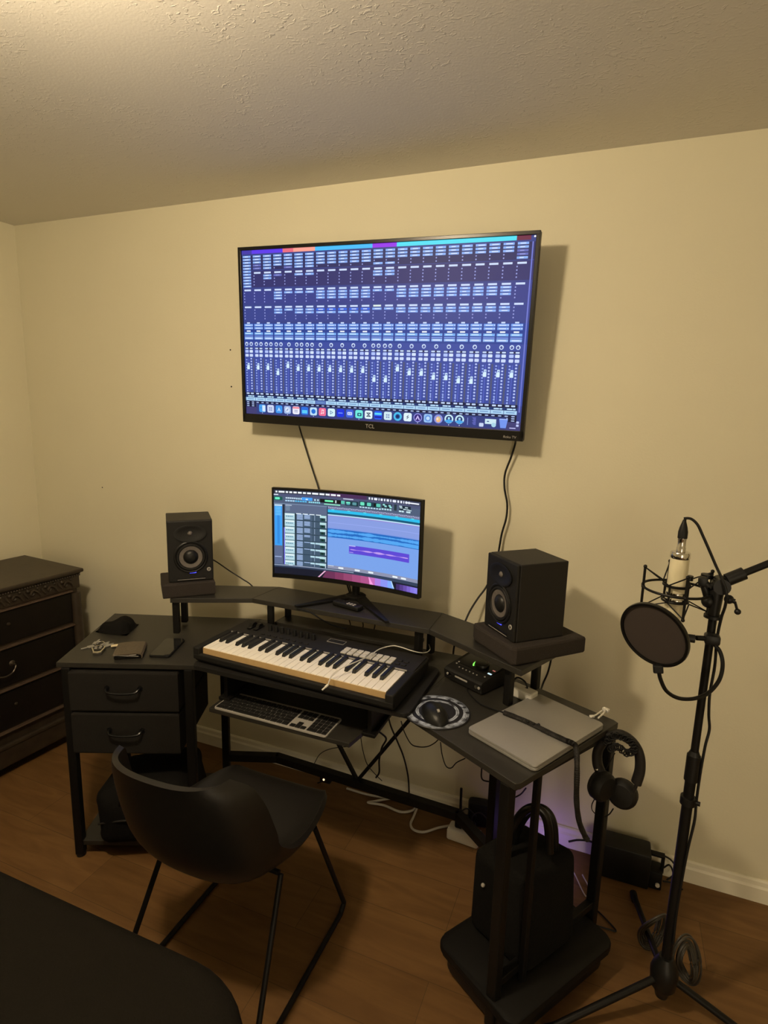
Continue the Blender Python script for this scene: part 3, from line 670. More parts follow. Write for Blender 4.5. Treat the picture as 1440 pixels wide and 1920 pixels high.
for r_ in (1, 2, 3, 4):
    for c_ in range(4): akey(xn+Pn*(c_+.5), y0+P*.93*r_+(P*.93-g)/2, Pn-g, P*.93-g)
akey(xn+Pn, y0+(P*.93-g)/2, 2*Pn-g, P*.93-g)
akey(xn+Pn*2.5, y0+(P*.93-g)/2, Pn-g, P*.93-g); akey(xn+Pn*3.5, y0+(P*.93-g)/2, Pn-g, P*.93-g)
if n_rest: r_o = obj('key', rest, m_matte, ck); r_o['kind'] = 'stuff'

# ------------------------------------------------------------------ computer monitor (curved)
mo = thing('computer_monitor', 'curved black computer monitor on the raised shelf showing an audio editing window', 'monitor', (1.884, -.155, zs+.0005))
MW, MH, RC = .606, .352, 1.25; mcx = -.016; mcy = -.045; mz0 = .064
def cyl_pt(u, v, off):  # u 0..1 across, v 0..1 down, off toward viewer
    th = (u-.5)*MW/RC; r = RC-off
    return (mcx+r*math.sin(th), mcy+RC-(RC*(1-math.cos(.0)))-r*math.cos(th)-(RC-RC)-0.0+(0), mz0+MH*(1-v))
def cp(u, v, off):
    th = (u-.5)*MW/RC; r = RC-off
    return V((mcx+r*math.sin(th), mcy-RC*math.cos(.5*MW/RC)+0, 0))
def mpt(u, v, off):
    # centre of curvature lies toward the viewer (-y); edges come forward
    th = (u-.5)*MW/RC; r = RC-off
    return V((mcx+r*math.sin(th), mcy-RC+.012+r*math.cos(th)+.0, mz0+MH*(1-v)))
def slab(b, u0, u1, v0, v1, o0, o1, k=16):
    R_ = []
    for j in range(k+1):
        u = u0+(u1-u0)*j/k
        R_.append([b.verts.new(mpt(u, v0, o0)), b.verts.new(mpt(u, v1, o0)), b.verts.new(mpt(u, v1, o1)), b.verts.new(mpt(u, v0, o1))])
    for A, B in zip(R_, R_[1:]):
        for q in range(4): b.faces.new((A[q], A[(q+1) % 4], B[(q+1) % 4], B[q]))
    b.faces.new(R_[0]); b.faces.new(R_[-1][::-1])
b = BM(); slab(b, 0, 1, 0, 1, -.016, 0); slab(b, .25, .75, .25, .85, -.045, -.016, 8); obj('housing', b, m_matte, mo)
b = BM(); slab(b, 0, 1, 0, .020, 0, .0025); slab(b, 0, 1, .955, 1, 0, .0035); slab(b, 0, .011, .02, .955, 0, .0025, 1); slab(b, .989, 1, .02, .955, 0, .0025, 1); obj('bezel', b, m_gloss, mo)
def mfn(u, v, L): return mpt(.012+.976*u, .022+.931*v, .0003+.0002*L)
G = Screen(mfn, .06)
G.rect(0, 0, 1, 1, (84, 100, 132), 0)
G.rect(0, 0, .37, .043, (40, 46, 66), 1); G.rect(.37, 0, .63, .043, (72, 44, 88), 1); G.rect(.63, 0, 1, .043, (58, 64, 90), 1)
x = .012
for w_ in (.012, .040, .016, .020, .022, .026, .020, .026, .042, .034, .028, .034, .022): G.rect(x, .012, x+w_, .032, (245, 250, 255), 2); x += w_+.008
x = .645
for w_ in (.010, .010, .022, .006, .014, .010, .016, .008, .024, .012, .012, .006, .012, .008): G.rrect(x+w_/2, .023, w_/2, .013, (235, 240, 255), 2); x += w_+.0085
G.rect(.895, .016, .990, .030, (240, 245, 255), 2)
G.rect(0, .043, 1, .075, (76, 84, 118), 1); G.rect(0, .05, .03, .062, (220, 230, 240), 2); G.rect(.47, .048, .54, .060, (200, 205, 225), 2)
G.rect(0, .075, 1, .155, (78, 94, 122), 1)
G.rrect(.028, .10, .030, .022, (20, 90, 80), 2); G.rrect(.024, .100, .016, .013, (110, 245, 200), 3)
for k in range(5): G.rrect(.085+.014*k, .090, .006, .008, (200, 220, 240), 2)
for k in range(9): G.rrect(.083+.0165*k, .122, .0068, .008, (180, 220, 250) if k < 4 else (90, 190, 240), 2)
for k in range(3): G.rrect(.155+.014*k, .092, .005, .010, (190, 220, 240), 2)
G.rect(.188, .072, .260, .108, (70, 160, 245), 2); G.rrect(.222, .094, .008, .008, (200, 235, 255), 3)
G.rrect(.278, .094, .005, .010, (200, 230, 240), 2); G.rrect(.298, .094, .005, .010, (200, 230, 240), 2)
for k in range(6): G.rrect(.240+.0135*k, .124, .0055, .008, (150, 225, 240), 2)
G.rect(.312, .074, .455, .118, (8, 16, 22), 2); G.rect(.345, .084, .402, .104, (120, 255, 190), 3); G.rect(.415, .080, .425, .112, (190, 210, 210), 3)
G.rrect(.468, .096, .012, .018, (90, 200, 180), 2); G.rect(.34, .126, .45, .138, (150, 235, 200), 2)
G.rect(.485, .074, .575, .128, (22, 56, 66), 2); G.rrect(.505, .094, .014, .009, (120, 240, 210), 3); G.rrect(.505, .112, .012, .006, (90, 170, 190), 3); G.rrect(.548, .100, .014, .016, (90, 150, 160), 3)
G.rect(.580, .064, .725, .122, (24, 60, 74), 2)
for x_, c_ in ((.602, (110, 230, 195)), (.648, (100, 210, 190)), (.712, (90, 200, 180))): G.rrect(x_, .090, .014, .019, c_, 3)
G.rect(.680, .072, .695, .108, (8, 14, 18), 3)
for k in range(8): G.rrect(.590+.019*k, .128, .0070, .0085, (190, 225, 245), 2)
G.rect(.735, .062, .805, .112, (30, 50, 62), 2)
for x_, y_ in ((.75, .075), (.762, .090), (.790, .080), (.797, .096)): G.rrect(x_, y_, .008, .009, (150, 220, 220), 3)
for k in range(4): G.rrect(.742+.018*k, .124, .0065, .009, (185, 225, 235), 2)
G.rect(.820, .056, .838, .124, (32, 54, 64), 2); G.rect(.855, .062, .935, .112, (26, 44, 60), 2)
for x_, y_ in ((.865, .070), (.868, .086), (.893, .098), (.915, .100), (.905, .078), (.930, .104)): G.rrect(x_, y_, .010, .006, (190, 215, 225), 3)
for x_ in (.862, .880, .912, .925): G.rrect(x_, .124, .008, .009, (200, 230, 240), 2)
G.rect(0, .155, .36, .165, (120, 140, 170), 1)
# left list
G.rect(.004, .17, .055, .66, (58, 160, 245), 1); G.rect(.004, .17, .055, .19, (190, 220, 240), 2)
for k in range(6): G.rect(.010, .20+.018*k, .048, .208+.018*k, (120, 205, 250), 2)
G.rect(.022, .30, .038, .64, (50, 140, 225), 2); G.rect(.004, .66, .058, .88, (92, 106, 140), 1); G.rect(.004, .79, .05, .80, (160, 180, 220), 2)
G.rect(.060, .165, .072, .88, (22, 34, 50), 1); G.rect(.066, .44, .075, .90, (120, 110, 230), 2)
# track list
G.rect(.072, .165, .36, .262, (92, 106, 136), 1); G.rect(.078, .170, .12, .180, (180, 195, 215), 2)
for k in range(4): G.rect(.080, .188+.014*k, .108, .194+.014*k, (130, 160, 180), 2)
G.rect(.072, .262, .36, .905, (66, 88, 110), 1)
for k in range(8):
    v = .268+.0805*k
    if v > .88: break
    vv = min(v+.074, .905)
    G.rect(.072, v, .140, vv, (176, 214, 226), 2); G.rect(.076, v+.004, .136, v+.022, (228, 245, 248), 3)
    G.rect(.142, v, .150, vv, (20, 40, 52), 2)
    for q in range(4): G.rrect(.086+.012*q, min(v+.036, .9), .0042, .006, (90, 130, 160), 3)
    G.rect(.078, v+.050, .134, min(v+.060, .905), (196, 226, 236), 3)
    for (x_, n_) in ((.155, 5), (.205, (4, 4, 4, 2, 1, 1, 0, 1)[k])):
        for q in range(n_): G.rect(x_, min(v+.004+.0135*q, .90), x_+.040, min(v+.0135+.0135*q, .905), (158, 184, 226), 3)
    G.rect(.250, v, .254, vv, (90, 110, 140), 2); G.rect(.274, v+.005, .278, vv-.006, (140, 160, 190), 3)
    if k >= 4:
        for x_ in (.248, .282): G.rect(x_, v+.004, x_+.030, v+.024, (185, 220, 235), 3)
    G.rect(.312, v+.002, .350, min(v+.030, .905), (186, 226, 230), 3); G.rect(.316, v+.034, .346, min(v+.066, .905), (24, 66, 66), 3)
    G.poly([(.322, v+.040), (.340, v+.040), (.331, v+.056)], (4, 20, 22), 4); G.rect(.351, v, .356, vv-.010, (210, 230, 240), 3)
    G.rect(.072, vv, .36, min(vv+.005, .906), (20, 44, 56), 3)
for k in range(4): G.rect(.15+.045*k, .262, .185+.045*k, .272, (225, 240, 248), 4)
G.rect(.360, .16, .366, .906, (30, 58, 92), 3)
# arrange area
G.rect(.366, .155, 1, .188, (118, 124, 160), 1)
for k in range(52): G.rrect(.372+.0121*k, .168 if k % 4 else .162, .0035, .004, (190, 195, 225), 2)
G.rect(.366, .190, 1, .222, (42, 192, 240), 1); G.rect(.366, .222, 1, .246, (22, 88, 120), 1)
for k in range(6): G.rrect(.40+.11*k, .190, .010, .005, (90, 225, 240), 2)
G.rect(.366, .246, 1, .258, (190, 230, 250), 1); G.rect(.366, .258, 1, .268, (150, 140, 215), 1)
G.rect(.366, .268, 1, .400, (136, 158, 226), 1); G.rect(.366, .336, 1, .343, (150, 170, 240), 2)
G.rect(.366, .400, 1, .415, (120, 150, 225), 1)
G.rect(.366, .410, 1, .512, (34, 108, 196), 2)
r5 = random.Random(5); amp = .6
for ch in (.438, .485):
    x = .368
    while x < .998:
        amp = max(.25, min(1, amp+r5.uniform(-.18, .18))); G.rect(x, ch-.020*amp, x+.007, ch+.020*amp, (84, 168, 244), 3); x += .007
G.rect(.366, .512, 1, .860, (122, 164, 236), 1)
G.rect(.515, .580, .935, .675, (94, 72, 214), 2); G.rect(.515, .580, .56, .590, (190, 190, 250), 3); G.rect(.517, .658, .545, .664, (190, 180, 250), 3)
x = .525
while x < .925:
    h = abs(math.sin(x*37))*abs(math.sin(x*11))*.011+.0015; G.rect(x, .628-h, x+.005, .628+h, (205, 170, 245), 3); x += .006
G.rect(.366, .842, 1, .882, (142, 148, 176), 2)
for x_ in (.46, .575, .67, .84, .90): G.rrect(x_, .862, .018, .010, (235, 245, 250), 3)
G.rect(.37, .845, .41, .851, (225, 235, 245), 3)
G.rect(0, .885, 1, .925, (52, 66, 92), 3); G.rect(0, .890, .55, .900, (150, 165, 190), 4); G.rect(.366, .882, 1, .890, (40, 60, 84), 4)
# wallpaper strip
G.rect(0, .917, 1, 1, (20, 24, 42), 3)
G.poly([(.300, 1.0), (.312, 1.0), (.358, .917), (.346, .917)], (235, 180, 215), 4)
seg_c = [(.36, (110, 50, 88)), (.42, (132, 58, 98)), (.48, (150, 70, 112)), (.54, (166, 78, 126)), (.60, (178, 84, 140)), (.66, (204, 110, 190)), (.70, (176, 130, 228)), (.74, (140, 150, 246)), (.79, (128, 172, 255))]
for k, (u_, c_) in enumerate(seg_c):
    u2 = seg_c[k+1][0] if k+1 < len(seg_c) else .815
    G.poly([(u_-.028 if k == 0 else u_, 1.0), (u2+(.020 if k == len(seg_c)-1 else 0), 1.0), (u2, .917), (u_, .917)], c_, 4)
G.poly([(.665, 1.0), (.69, 1.0), (.66, .917), (.655, .917)], (250, 160, 225), 5)
G.poly([(.825, .985), (.838, 1.0), (.818, .917), (.812, .917)], (185, 225, 255), 5)
for k in range(6): G.rect(.85+.025*k, .935, .875+.025*k, 1, ((62, 44, 104), (84, 60, 140), (104, 78, 172), (124, 100, 205), (134, 120, 226), (140, 130, 236))[k], 4)
G.build('screen', m_monscr, mo)['label'] = 'lit audio editing window with a purple clip'
b = BM(); cyl(b, (.0, .020, .010), (.0, .020, .13), .015, n=20); box(b, (0, -.002, .20), (.10, .03, .10), bev=.01); cyl(b, (0, .020, .12), (0, -.0, .19), .016, n=16); obj('stand_column', b, m_metal, mo, True)
b = BM()
pa = [(-.150, -.185), (-.140, -.192), (.006, .0), (0, .045), (-.030, .030)]
for s in (-1, 1):
    q = [(x_*s if True else 0, y_) for x_, y_ in [(.008, .050), (.035, .030), (.215 if s > 0 else .155, -.178), (.203 if s > 0 else .143, -.186), (-.002, .000)]]
    prism(b, q if s > 0 else q[::-1], 0, .010, .003)
lathe(b, [(0, 0), (.040, 0), (.040, .010), (.034, .014), (0, .014)], 24, Matrix.Translation((0, .018, 0)))
obj('stand_base', b, m_metal, mo, True)

# remote control in front of the monitor column
c0 = F(652, 1131, .922)
rc = thing('remote_control', 'small dark remote control with grey buttons lying in front of the monitor stand', 'remote control', (c0.x, c0.y, zs+.0005), math.radians(-14))
b = BM(); box(b, (0, 0, .0095), (.120, .036, .018), bev=.005); obj('body', b, m_plast, rc)
for k in range(7):
    for j in (-1, 0, 1):
        b = BM(); box(b, (-.047+.0135*k, j*.010, .0188), (.009 if k > 3 else .006, .006, .002), bev=.0006, seg=1); obj('button', b, m_gmark if (k > 3 and j < 1) else m_vinyl, rc)

# ------------------------------------------------------------------ speakers and foam pads
def speaker(label, loc, rot, group):
    t = thing('studio_speaker', label, 'speaker', loc, rot, group)
    w, d, h = .163, .176, .236
    b = BM(); box(b, (0, d/2+.004, h/2), (w, d-.008, h), bev=.003); obj('cabinet', b, m_vinyl, t)
    b = BM(); fy = .003; n = 48
    # front baffle with a wide oval waveguide and a round woofer opening
    box(b, (0, fy, h/2), (w-.001, .010, h-.001), bev=.004); obj('front_baffle', b, m_matte, t)
    b = BM(); mt_ = Matrix.Translation((0, -.003, .187)) @ Matrix.Rotation(PI/2, 4, 'X') @ Matrix.Diagonal((1.75, 1, 1, 1))
    lathe(b, [(.0335, 0), (.0340, .0040), (.0320, .0044), (.024, .0022), (.012, .0008), (0, .0006)], 48, mt_); obj('waveguide', b, m_plast, t, True)
    b = BM(); lathe(b, [(0, .006), (.005, .005), (.009, .001), (.0095, -.003)], 24, Matrix.Translation((0, -.003, .187)) @ Matrix.Rotation(PI/2, 4, 'X')); obj('tweeter', b, m_cone, t, True)
    b = BM(); R_ = Matrix.Translation((0, -.003, .096)) @ Matrix.Rotation(PI/2, 4, 'X')
    lathe(b, [(.062, 0), (.062, .002), (.058, .004), (.054, .0025), (.053, -.001)], 48, R_); obj('woofer_ring', b, m_plast, t, True)
    b = BM(); lathe(b, [(.053, 0), (.050, .005), (.045, .005), (.042, 0)], 48, R_); wf = obj('woofer_surround', b, m_matte, t, True)
    b = BM(); lathe(b, [(.042, .001), (.024, -.0015)], 48, R_); obj('woofer_cone', b, m_cone, t, True)
    b = BM(); lathe(b, [(.026, -.0015), (.024, .003), (.015, .008), (0, .010)], 32, R_); obj('dust_cap', b, m_plast, t, True)
    b = BM(); box(b, (.006, -.0035, .0345), (.024, .002, .0038), bev=.0008); obj('power_light', b, m_led, t, label='glowing blue power light')
    b = BM(); box(b, (0, -.0032, .014), (.100, .002, .007), bev=.0008); obj('port', b, m_gloss, t)
    b = BM(); box(b, (0, -.0045, .0095), (.100, .0012, .0012)); obj('port_lip', b, m_gmark, t)
    b = BM(); cyl(b, (.064, -.002, .044), (.064, -.0042, .044), .0075, n=20); lg = obj('badge', b, m_gmark, t)
    b = BM(); box(b, (.0625, -.0046, .044), (.0016, .0008, .009)); box(b, (.0655, -.0046, .0462), (.005, .0008, .0014)); box(b, (.0655, -.0046, .0432), (.005, .0008, .0014)); box(b, (.0675, -.0046, .0447), (.0014, .0008, .004)); obj('logo', b, m_gloss, lg)
    b = BM(); box(b, (0, d+.001, h*.62), (w*.8, .006, h*.5)); obj('back_panel', b, m_plast, t)
    return t
lA, lB = F(316, 1092, .96), F(402, 1088, .96)
ag = math.atan2(lB.y-lA.y, lB.x-lA.x)
speaker('black studio speaker at the left end of the raised shelf, front towards the camera', ((lA.x+lB.x)/2, (lA.y+lB.y)/2, .9605), math.radians(43), 'studio speakers')
rA, rB = F(908, 1170, .96), F(963, 1207, .96)
ag2 = math.atan2(rB.y-rA.y, rB.x-rA.x)
speaker('black studio speaker at the right end of the raised shelf, seen mostly from its side', ((rA.x+rB.x)/2, (rA.y+rB.y)/2, .9605), ag2, 'studio speakers')
# left pad
b = BM()
pA, pB = V((1.252, -.470)), V((1.252+.7, -.470+.70)); e = (pB-pA).normalized(); n = V((-e.y, e.x))
w_ = .186
q = [pA-e*.004, pA+e*w_, pA+e*w_+n*.178, pA-e*.004+n*.178]
prism(b, q, zs+.0005, .960, .006)
solo('isolation_pad', b, m_foam, 'charcoal foam pad under the left speaker', 'speaker pad', group='speaker foam pads')
b = BM(); pA = V((2.385, -.345)); pF = V((2.545, -.498)); e = (pF-pA).normalized(); n = V((-e.y, e.x))
q = [pA+n*.01, pA+e*.02, pF-e*.012, pF+n*.012, pF+n*.268, pA+n*.262]
prism(b, q, zs+.0005, .960, .008)
solo('isolation_pad', b, m_foam, 'charcoal foam pad under the right speaker, jutting past the shelf', 'speaker pad', group='speaker foam pads')

# ------------------------------------------------------------------ things on the right wing
i1, i2, i3 = F(833, 1247, .800), F(905, 1275, .800), F(932, 1245, .800)
ag = math.radians(-27)
ai = thing('audio_interface', 'black desktop audio interface with large knob and green light on the right wing', 'audio interface', ((i1.x+i2.x)/2, (i1.y+i2.y)/2, ZT+.0005), ag)
w_, d_ = .158, .150
b = BM(); pr = [(-.0, .004), (-.004, .036), (.004, .042), (.118, .060), (d_, .056), (d_, .004)]
A_ = [b.verts.new((-w_/2, y_, z_)) for y_, z_ in pr]; B_ = [b.verts.new((w_/2, y_, z_)) for y_, z_ in pr]
b.faces.new(A_); b.faces.new(B_[::-1])
for k in range(len(pr)): b.faces.new((A_[k], A_[(k+1) % len(pr)], B_[(k+1) % len(pr)], B_[k]))
bmesh.ops.bevel(b, geom=b.edges[:], offset=.002, segments=2, profile=.5, affect='EDGES')
obj('case', b, m_matte, ai)
sl = math.atan2(.018, .114)
TM = Matrix.Translation((0, .004, .0423)) @ Matrix.Rotation(sl, 4, 'X')
def onto(b_): bmesh.ops.transform(b_, matrix=TM, verts=b_.verts[:]); return b_
b = BM(); box(b, (.004, .078, .0006), (.140, .068, .001), bev=.0003); obj('display', onto(b), m_gloss, ai)
b = BM(); lathe(b, [(.024, .001), (.0235, .008), (.021, .011), (0, .011)], 40, Matrix.Translation((.012, .078, 0))); obj('volume_knob', onto(b), m_gloss, ai, True)
b = BM()
for k in range(7):
    a_ = math.radians(168+9*k); a2 = math.radians(168+9*(k+1))
    vs = [b.verts.new((.012+r_*math.cos(t_), .078+r_*math.sin(t_), .0016)) for r_, t_ in ((.026, a_), (.0305, a_), (.0305, a2), (.026, a2))]; b.faces.new(vs)
obj('level_ring', onto(b), m_green, ai, label='glowing green level arc')
b = BM(); box(b, (.064, .052, .0016), (.014, .006, .001)); obj('indicator', onto(b), m_wled, ai)
b = BM(); box(b, (.064, .074, .0016), (.010, .004, .001)); obj('indicator', onto(b), m_rled, ai)
for k in range(6):
    b = BM(); cyl(b, (-.038+.0148*k, .022, 0), (-.038+.0148*k, .022, .0015), .0024, n=10); obj('button', onto(b), m_gmark, ai)
for x_, y_ in ((-.060, .034), (-.060, .046), (.062, .030)):
    b = BM(); cyl(b, (x_, y_, 0), (x_, y_, .0015), .0030, n=10); obj('button', onto(b), m_gmark, ai)
b = BM(); box(b, (-.004, .036, .0008), (.090, .0016, .001)); obj('panel_line', onto(b), m_brass, ai)
for x_, r_ in ((-.062, .0040), (-.050, .0065), (.058, .0055), (.070, .0045)):
    b = BM(); cyl(b, (x_, -.001, .024), (x_, -.005, .024), r_, n=16); obj('jack', b, m_chrome if r_ > .005 else m_gmark, ai, True)
b = BM(); box(b, (-.004, -.0032, .026), (.052, .002, .006), bev=.001); obj('front_label', b, m_gmark, ai)

b = BM(); lathe(b, [(0, 0), (.096, 0), (.098, .0015), (.096, .003), (0, .003)], 64)
c0 = F(820, 1333, .7535)
o = obj('mouse_pad', b, m_mpad); o.location = (c0.x, c0.y, ZT+.0004); o.rotation_euler.z = .4
tag(o, 'round black mouse pad with silvery swirl print on the right wing', 'mouse pad')
c0 = F(815, 1336, .765)
ms = thing('computer_mouse', 'dark computer mouse on the round swirl pad', 'mouse', (c0.x, c0.y, ZT+.0042), math.radians(-52))
b = BM(); ball(b, (0, 0, 0), 1, (.060, .036, .034), 28, 16)
bmesh.ops.bisect_plane(b, geom=b.verts[:]+b.edges[:]+b.faces[:], plane_co=(0, 0, 0), plane_no=(0, 0, -1), clear_outer=True)
bmesh.ops.contextual_create(b, geom=[e_ for e_ in b.edges if e_.is_boundary]); obj('body', b, m_plast, ms, True)
b = BM(); tube(b, [(.054, 0, .0158), (.038, 0, .0268), (.016, 0, .0332), (.0, 0, .0346)], .0009, 6); obj('seam', b, m_matte, ms)
b = BM(); cyl(b, (.026, -.003, .0295), (.026, .003, .0295), .0055, n=16); obj('scroll_wheel', b, m_gmark, ms, True)

l1, l2, l3, l4 = [F(x_, y_, .768) for x_, y_ in ((873, 1363), (1003, 1436), (1136, 1357), (1010, 1300))]
la = math.atan2(l2.y-l1.y, l2.x-l1.x); lb = math.atan2(l3.y-l2.y, l3.x-l2.x)
cen = (l1+l2+l3+l4)/4; lw = ((l2-l1).length+(l3-l4).length)/2; ld = ((l3-l2).length+(l4-l1).length)/2
lp = thing('laptop', 'closed silver laptop on the right wing of the desk', 'laptop', (cen.x, cen.y, ZT+.0005), (la+lb-PI/2)/2)
b = BM(); prism(b, rpoly(lw, ld, .011), .0015, .0095, .002); obj('base', b, m_silver, lp, True)
b = BM(); prism(b, rpoly(lw, ld, .011), .0103, .0165, .0022); obj('lid', b, m_silver, lp, True)
for x_, y_ in ((-.09, -.14), (.09, -.14), (-.09, .14), (.09, .14)):
    b = BM(); cyl(b, (x_, y_, 0), (x_, y_, .0016), .008, n=12); obj('foot', b, m_plast, lp)

# black sleeved cable over the laptop, hanging off the edge
zl = ZT+.0235
pts = [F(880, 1283, .753), F(877, 1296, .753), F(898, 1318, .754), F(925, 1330, .758), F(945, 1336, zl), F(985, 1352, zl), F(1030, 1374, zl), F(1060, 1388, zl), F(1072, 1393, zl+.002)]
hang = [W(1080, 1402, pts[-1].y-.012), W(1082, 1440, -.66), W(1081, 1500, -.64), W(1086, 1540, -.61), W(1096, 1566, -.58), W(1101, 1574, -.57)]
sc_ = thing('sleeved_cable', 'thick ribbed black cable crossing the laptop and hanging down beside the desk', 'cable', tuple(hang[-1]))
b = BM(); tube(b, pts[:5], .0022, 8); wobj('thin_lead', b, m_cord, sc_, True)
full = spline(pts[4:]+hang, 30); b = BM(); tube(b, full, lambda t_: .0072+.0007*math.sin(t_*900), 8, smooth=False); wobj('ribbed_sleeve', b, m_vinyl, sc_)
b = BM()
for x_, y_ in ((990, 1353), (1000, 1357), (1010, 1359)): ball(b, F(x_, y_, zl+.006), .0045, u=10, v=6)
wobj('cable_clip', b, m_cord, sc_, True)

# white charger lead at the far corner
ch = thing('charging_cable', 'small white charging plug and cord at the back right desk corner', 'cable', tuple(F(1120, 1340, ZT)))
b = BM(); tube(b, [F(1109, 1344, .773), F(1118, 1340, .774), F(1128, 1333, .772)], .0024, 8); tube(b, [F(1122, 1346, .772), F(1131, 1338, .771), F(1135, 1331, .771)], .0024, 8); wobj('cord', b, m_white, ch, True)
b = BM(); q = F(1136, 1331, .766); box(b, q, (.020, .013, .011), rot=rz(-.5), bev=.003); q = F(1110, 1343, .771); box(b, q, (.014, .009, .006), rot=rz(.5), bev=.002); wobj('plug', b, m_white, ch)

# adapter behind the right shelf posts
b = BM(); q = F(975, 1301, .762); box(b, (q.x+.008, q.y+.004, ZT+.0165), (.085, .040, .032), rot=rz(-.45), bev=.005)
ad = solo('power_adapter', b, m_white, 'pale box-shaped power adapter on the desk between the right shelf posts', 'adapter')
b = BM(); q = F(977, 1283, .79); tube(b, [q+V((-.03, .02, -.01)), q+V((-.015, .012, .014)), q+V((.01, .0, .012)), q+V((.02, -.004, -.006)), q+V((.012, .0, -.0105))], .0030, 8)
solo('adapter_cord', b, m_cord, 'short looped black cord on top of the pale adapter', 'cable', True)

# ------------------------------------------------------------------ things on the left wing
h0 = F(222, 1170, .765)
b = BM(); n_ = 9; hh = {}
ri = random.Random(11)
top = []
NX, NY = 22, 14
for i in range(NX+1):
    row = []
    for j in range(NY+1):
        x_ = -1+2*i/NX; y_ = -1+2*j/NY
        rr = min(1, (abs(x_)**3+abs(y_)**3)**(1/3)); hgt = max(0, 1-rr**4)**.5
        z_ = hgt*(.034+.016*x_*(.6+.4*y_)+.006*math.sin(4*x_+2*y_)+.005*math.sin(7*y_-3*x_))
        row.append(b.verts.new((x_*.062*(1-.12*y_), y_*.058*(1-.25*(x_ < 0)*abs(x_)), z_+.001)))
    top.append(row)
for i in range(NX):
    for j in range(NY): b.faces.new((top[i][j], top[i+1][j], top[i+1][j+1], top[i][j+1]))
edge = [e_ for e_ in b.edges if e_.is_boundary]
bmesh.ops.contextual_create(b, geom=edge)
o = obj('folded_cap', b, m_cloth, None, True); o.location = (h0.x+.01, h0.y-.012, ZT+.0006); o.rotation_euler.z = math.radians(15)
tag(o, 'crumpled black cloth cap at the back of the left wing', 'cap')
# phone
p1, p2, p3 = F(281, 1227, .7605), F(318, 1230, .7605), F(345, 1197, .7605)
pa = math.atan2(p2.y-p1.y, p2.x-p1.x); pc = (p1+p3)/2
ph = thing('smartphone', 'black smartphone lying face up on the left wing beside the wallet', 'phone', (pc.x, pc.y, ZT+.0004), pa+.09)
b = BM(); prism(b, rpoly(.074, .154, .010), 0, .0082, .0018); obj('case', b, m_plast, ph, True)
b = BM(); prism(b, rpoly(.068, .148, .008), .0082, .0088); obj('screen', b, m_glass, ph)
# wallet
wc = F(244, 1218, .765)
wl = thing('wallet', 'worn brown leather folding wallet beside the phone', 'wallet', (wc.x, wc.y, ZT+.0004), math.radians(35))
b = BM(); box(b, (0, 0, .006), (.090, .098, .011), bev=.004); obj('inner_fold', b, m_cloth, wl)
b = BM()
prof = [(-.048, .020), (-.030, .0225), (0, .0235), (.030, .023), (.044, .020), (.049, .013), (.048, .004)]
for k in range(len(prof)-1):
    (xa, za), (xb, zb) = prof[k], prof[k+1]
    vs = [b.verts.new(p_) for p_ in ((xa, -.052, za-.002), (xb, -.052, zb-.002), (xb, .052, zb), (xa, .052, za))]; b.faces.new(vs)
bmesh.ops.remove_doubles(b, verts=b.verts[:], dist=1e-5)
bmesh.ops.solidify(b, geom=b.faces[:], thickness=.003); obj('outer_flap', b, m_leather, wl, True)
b = BM(); box(b, (-.004, -.046, .0135), (.080, .012, .0012), rot=Matrix.Rotation(.12, 3, 'Y')); box(b, (.018, -.051, .016), (.022, .006, .0012)); obj('card', b, m_gmark, wl)
# keys
kc0 = F(182, 1214, .76)
ky = thing('car_keys', 'bunch of keys with a silver-rimmed car remote and cream tag on the left wing', 'keys', (kc0.x, kc0.y, ZT+.0004), math.radians(20))
def kp(x_, y_, z_=.76): q = ky.matrix_world.inverted() @ F(x_, y_, z_); return V((q.x, q.y, 0))
fc = kp(184, 1217)
fd = V((.35, -.94, 0)).normalized(); fn = V((.94, .35, 0))
out = [(-.020, .028), (.020, .028), (.026, .014), (.015, -.030), (0, -.036), (-.015, -.030), (-.026, .014)]
def fob(sc): return [(fc.x+fn.x*x_*sc+fd.x*-y_*sc, fc.y+fn.y*x_*sc+fd.y*-y_*sc) for x_, y_ in out]
b = BM(); prism(b, fob(.92), 0, .012, .003); rm = obj('remote_rim', b, m_chrome, ky, True)
b = BM(); prism(b, fob(.70), .0121, .0145, .001); obj('remote_face', b, m_plast, ky)
for dx, dy in ((-.008, .010), (.008, .010), (-.007, -.004), (.007, -.004)):
    b = BM(); c_ = fc+fn*dx+fd*-dy; box(b, (c_.x, c_.y, .0150), (.009, .007, .001), bev=.0003, seg=1); obj('remote_button', b, m_gmark, ky)
def key(a_, c_):
    b = BM(); a_, c_ = kp(*a_), kp(*c_); d = (c_-a_); L_ = d.length; d.normalize(); n_ = V((-d.y, d.x, 0))
    def q(s, o): r_ = a_+d*s+n_*o; return (r_.x, r_.y)
    prism(b, [q(0, -.010), q(.020, -.010), q(.023, -.004), q(L_, -.004), q(L_+.003, 0), q(L_, .003), q(.023, .004), q(.020, .010), q(0, .010)], .001, .0034); obj('key', b, m_silver, ky)
key((176, 1207), (153, 1213)); key((178, 1204), (186, 1196)); key((196, 1208), (212, 1203)); key((192, 1206), (204, 1200))
b = BM(); c_ = kp(187, 1205); tube(b, [(c_.x+.015*math.cos(a_), c_.y+.015*math.sin(a_), .006+.002*math.sin(a_)) for a_ in [2*PI*k/12 for k in range(12)]], .0012, 6, 3, True); obj('ring', b, m_chrome, ky, True)
b = BM(); a_, c_ = kp(208, 1209), kp(232, 1206); d = (c_-a_).normalized(); n_ = V((-d.y, d.x, 0)); L_ = (c_-a_).length
